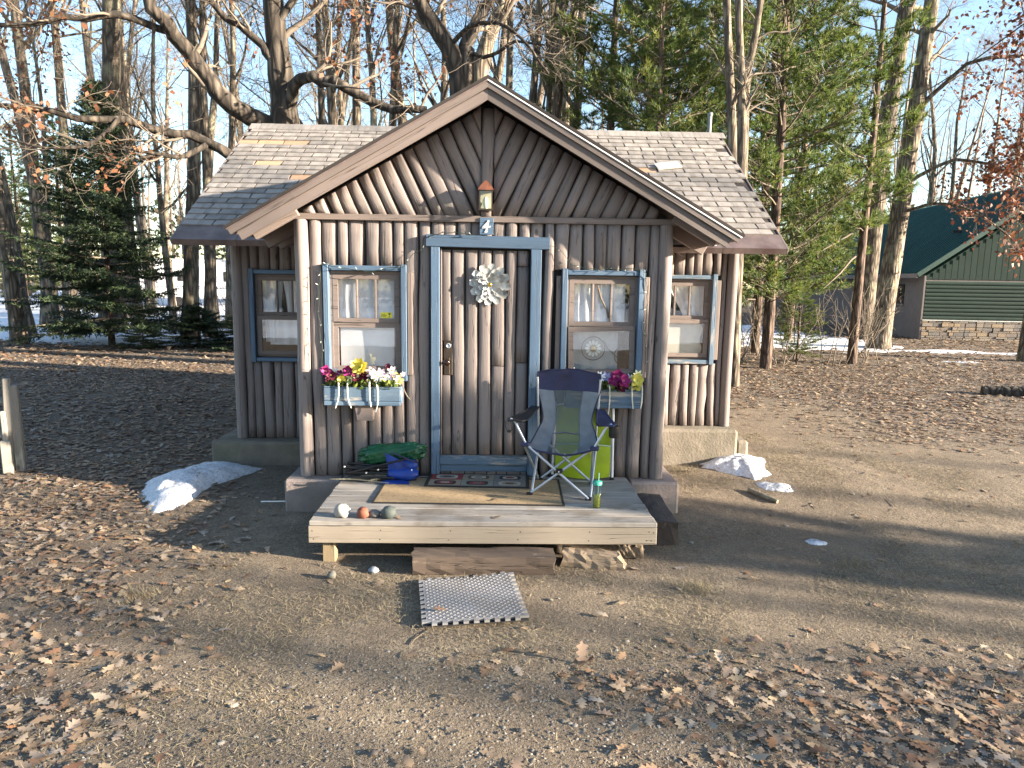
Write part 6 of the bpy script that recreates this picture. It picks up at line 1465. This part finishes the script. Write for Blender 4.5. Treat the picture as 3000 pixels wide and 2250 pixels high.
for k in range(40): MB().box((.05+k*.21, -.03, 2.19), (.05+k*.21+.195, -.013, 2.27+min(k*.21, BW-k*.21-.2)*SLb)).build('gable_plank', m_green, bl)
for k in range(10): MB().tube([(.05, .02, .80+k*.138), (BW, .02, .80+k*.138)], .088, 10).build('log_siding', m_green, bl)
MB().box((.02, -.09, .70), (BW, .02, .735)).build('sill_band', m_bwhite, bl); MB().box((-.03, -.06, .0), (.03, .06, 2.3)).build('corner_board', m_block, bl)
rs = random.Random(9); smats = [plain('stone_%d' % i, c, .9, vscale=6, amt=.25, bs=.5, bscale=20) for i, c in enumerate(((.22, .19, .16), (.28, .24, .20), (.17, .16, .15), (.30, .23, .16), (.20, .17, .15)))]
smesh = []
for i in range(10):
    me = MB().box((0, -.05, 0), (1, 0, 1), bev=.025).mesh('stone', smats[i % 5]); smesh.append(me)
sb = MB().box((.02, -.012, -.1), (BW, .0, .70)).build('stone_base', plain('mortar', (.10, .095, .09), .95), bl)
z = -.05
while z < .66:
    h = rs.choice((.07, .09, .12, .14)); h = min(h, .695-z); x = .03
    while x < 5.2:
        w = rs.uniform(.14, .42); link('stone', rs.choice(smesh), sb, Matrix.Translation((x, -.012-rs.uniform(0, .02), z)) @ Matrix.Diagonal((w-.012, rs.uniform(.7, 1.3), h-.012, 1))); x += w
    z += h
rf = MB()
for sg in (-1, 1):
    e = [(BW/2, -.45, EZb+(BW/2+.45)*SLb-.1), (BW/2-sg*(BW/2+.45), -.45, EZb-.1), (BW/2-sg*(BW/2+.45), BD+.4, EZb-.1), (BW/2, BD+.4, EZb+(BW/2+.45)*SLb-.1)]
    rf.prism(e if sg > 0 else e[::-1], (0, 0, .07))
rfo = rf.build('roof', m_groof, bl)
ribd = Vector((BW/2+.45, 0, (BW/2+.45)*SLb)); rbm = MB().box((0, -.018, .0), (ribd.length, .018, .05)).mesh('roof_rib', m_groof)
for k in range(94): link('roof_rib', rbm, rfo, frame((-.45, -.42+k*.229, EZb-.025), ribd, (-SLb, 0, 1)))
board('rake_trim', (-.46, -.47, EZb-.08), (BW/2, -.47, EZb+(BW/2+.45)*SLb-.08), .03, .16, plain('green_trim', (.02, .065, .052), .5, bs=0), rfo, (-SLb, 0, 1)); board('eave_board', (-.47, -.45, EZb-.10), (-.47, BD, EZb-.10), .03, .16, m_block, rfo)
tag(MB().grid(lambda u, v: (-.40+.5*v+.6*u, 8.2+2.2*u+.6*v, EZb+(.05+.5*v+.6*u)*SLb+.06), 6, 4).build('roof_snow', m_whitesnowy, None, Matrix.Translation((15.5, 19.3, .10)) @ Matrix.Rotation(RAD(-7), 4, 'Z')), 'narrow strip of snow on the green metal roof', 'snow')
wn_ = MB().box((-.03, 1.5, 1.25), (.0, 2.35, 2.0)).build('window', m_darkin, bl); MB().box((-.05, 1.44, 1.19), (-.0, 2.41, 1.25)).build('sill', m_block, wn_); MB().box((-.036, 1.55, 1.3), (-.032, 2.3, 1.95)).build('pane', m_glass, wn_)
wn_ = MB().box((-.03, 4.6, .1), (.0, 5.5, 2.05)).build('door', plain('red_brown_door', (.10, .045, .04), .7), bl)
for k in range(2): MB().box((1.3+k*.5, 1.0, 3.9), (1.6+k*.5, 1.02, 4.0)).build('louvre', m_darkin, bl)
# ---------------------------------------------------------------- travel trailer in the woods
rv = empty('travel_trailer', (-17.8, 38.2, .1), RAD(6), 'white travel trailer parked in the snowy woods at left', 'trailer')
m_rv = plain('white_aluminium', (.72, .74, .78), .4, vscale=2, amt=.05, bs=0)
MB().box((-4.4, 0, .55), (2.3, 2.4, 2.95), bev=.15).build('body', m_rv, rv)
for z in (1.15, 1.25): MB().box((-4.3, -.012, z), (2.2, -.002, z+.05)).build('stripe', plain('blue_stripe', (.05, .08, .15), .5, bs=0), rv)
for x in (-3.6, -1.7, 1.0): w_ = MB().box((x, -.03, 1.6), (x+.75, -.001, 2.2), bev=.02).build('window', m_black, rv); MB().box((x+.05, -.036, 1.65), (x+.7, -.031, 2.15)).build('pane', m_glass, w_)
MB().box((-.4, -.02, .6), (.25, -.003, 2.5)).build('door', m_rv, rv); MB().box((-.8, .8, 2.951), (-.0, 1.6, 3.22), bev=.05).build('air_conditioner', m_bwhite, rv)
for x in (-1.8, -1.0): MB().tube([(x, .05, .35), (x, .3, .35)], .34, 16).build('wheel', m_black, rv)
MB().box((1.9, -.02, 1.05), (2.1, -.004, 1.15)).build('tail_light', plain('red_lens', (.45, .02, .02), .3, bs=0), rv)
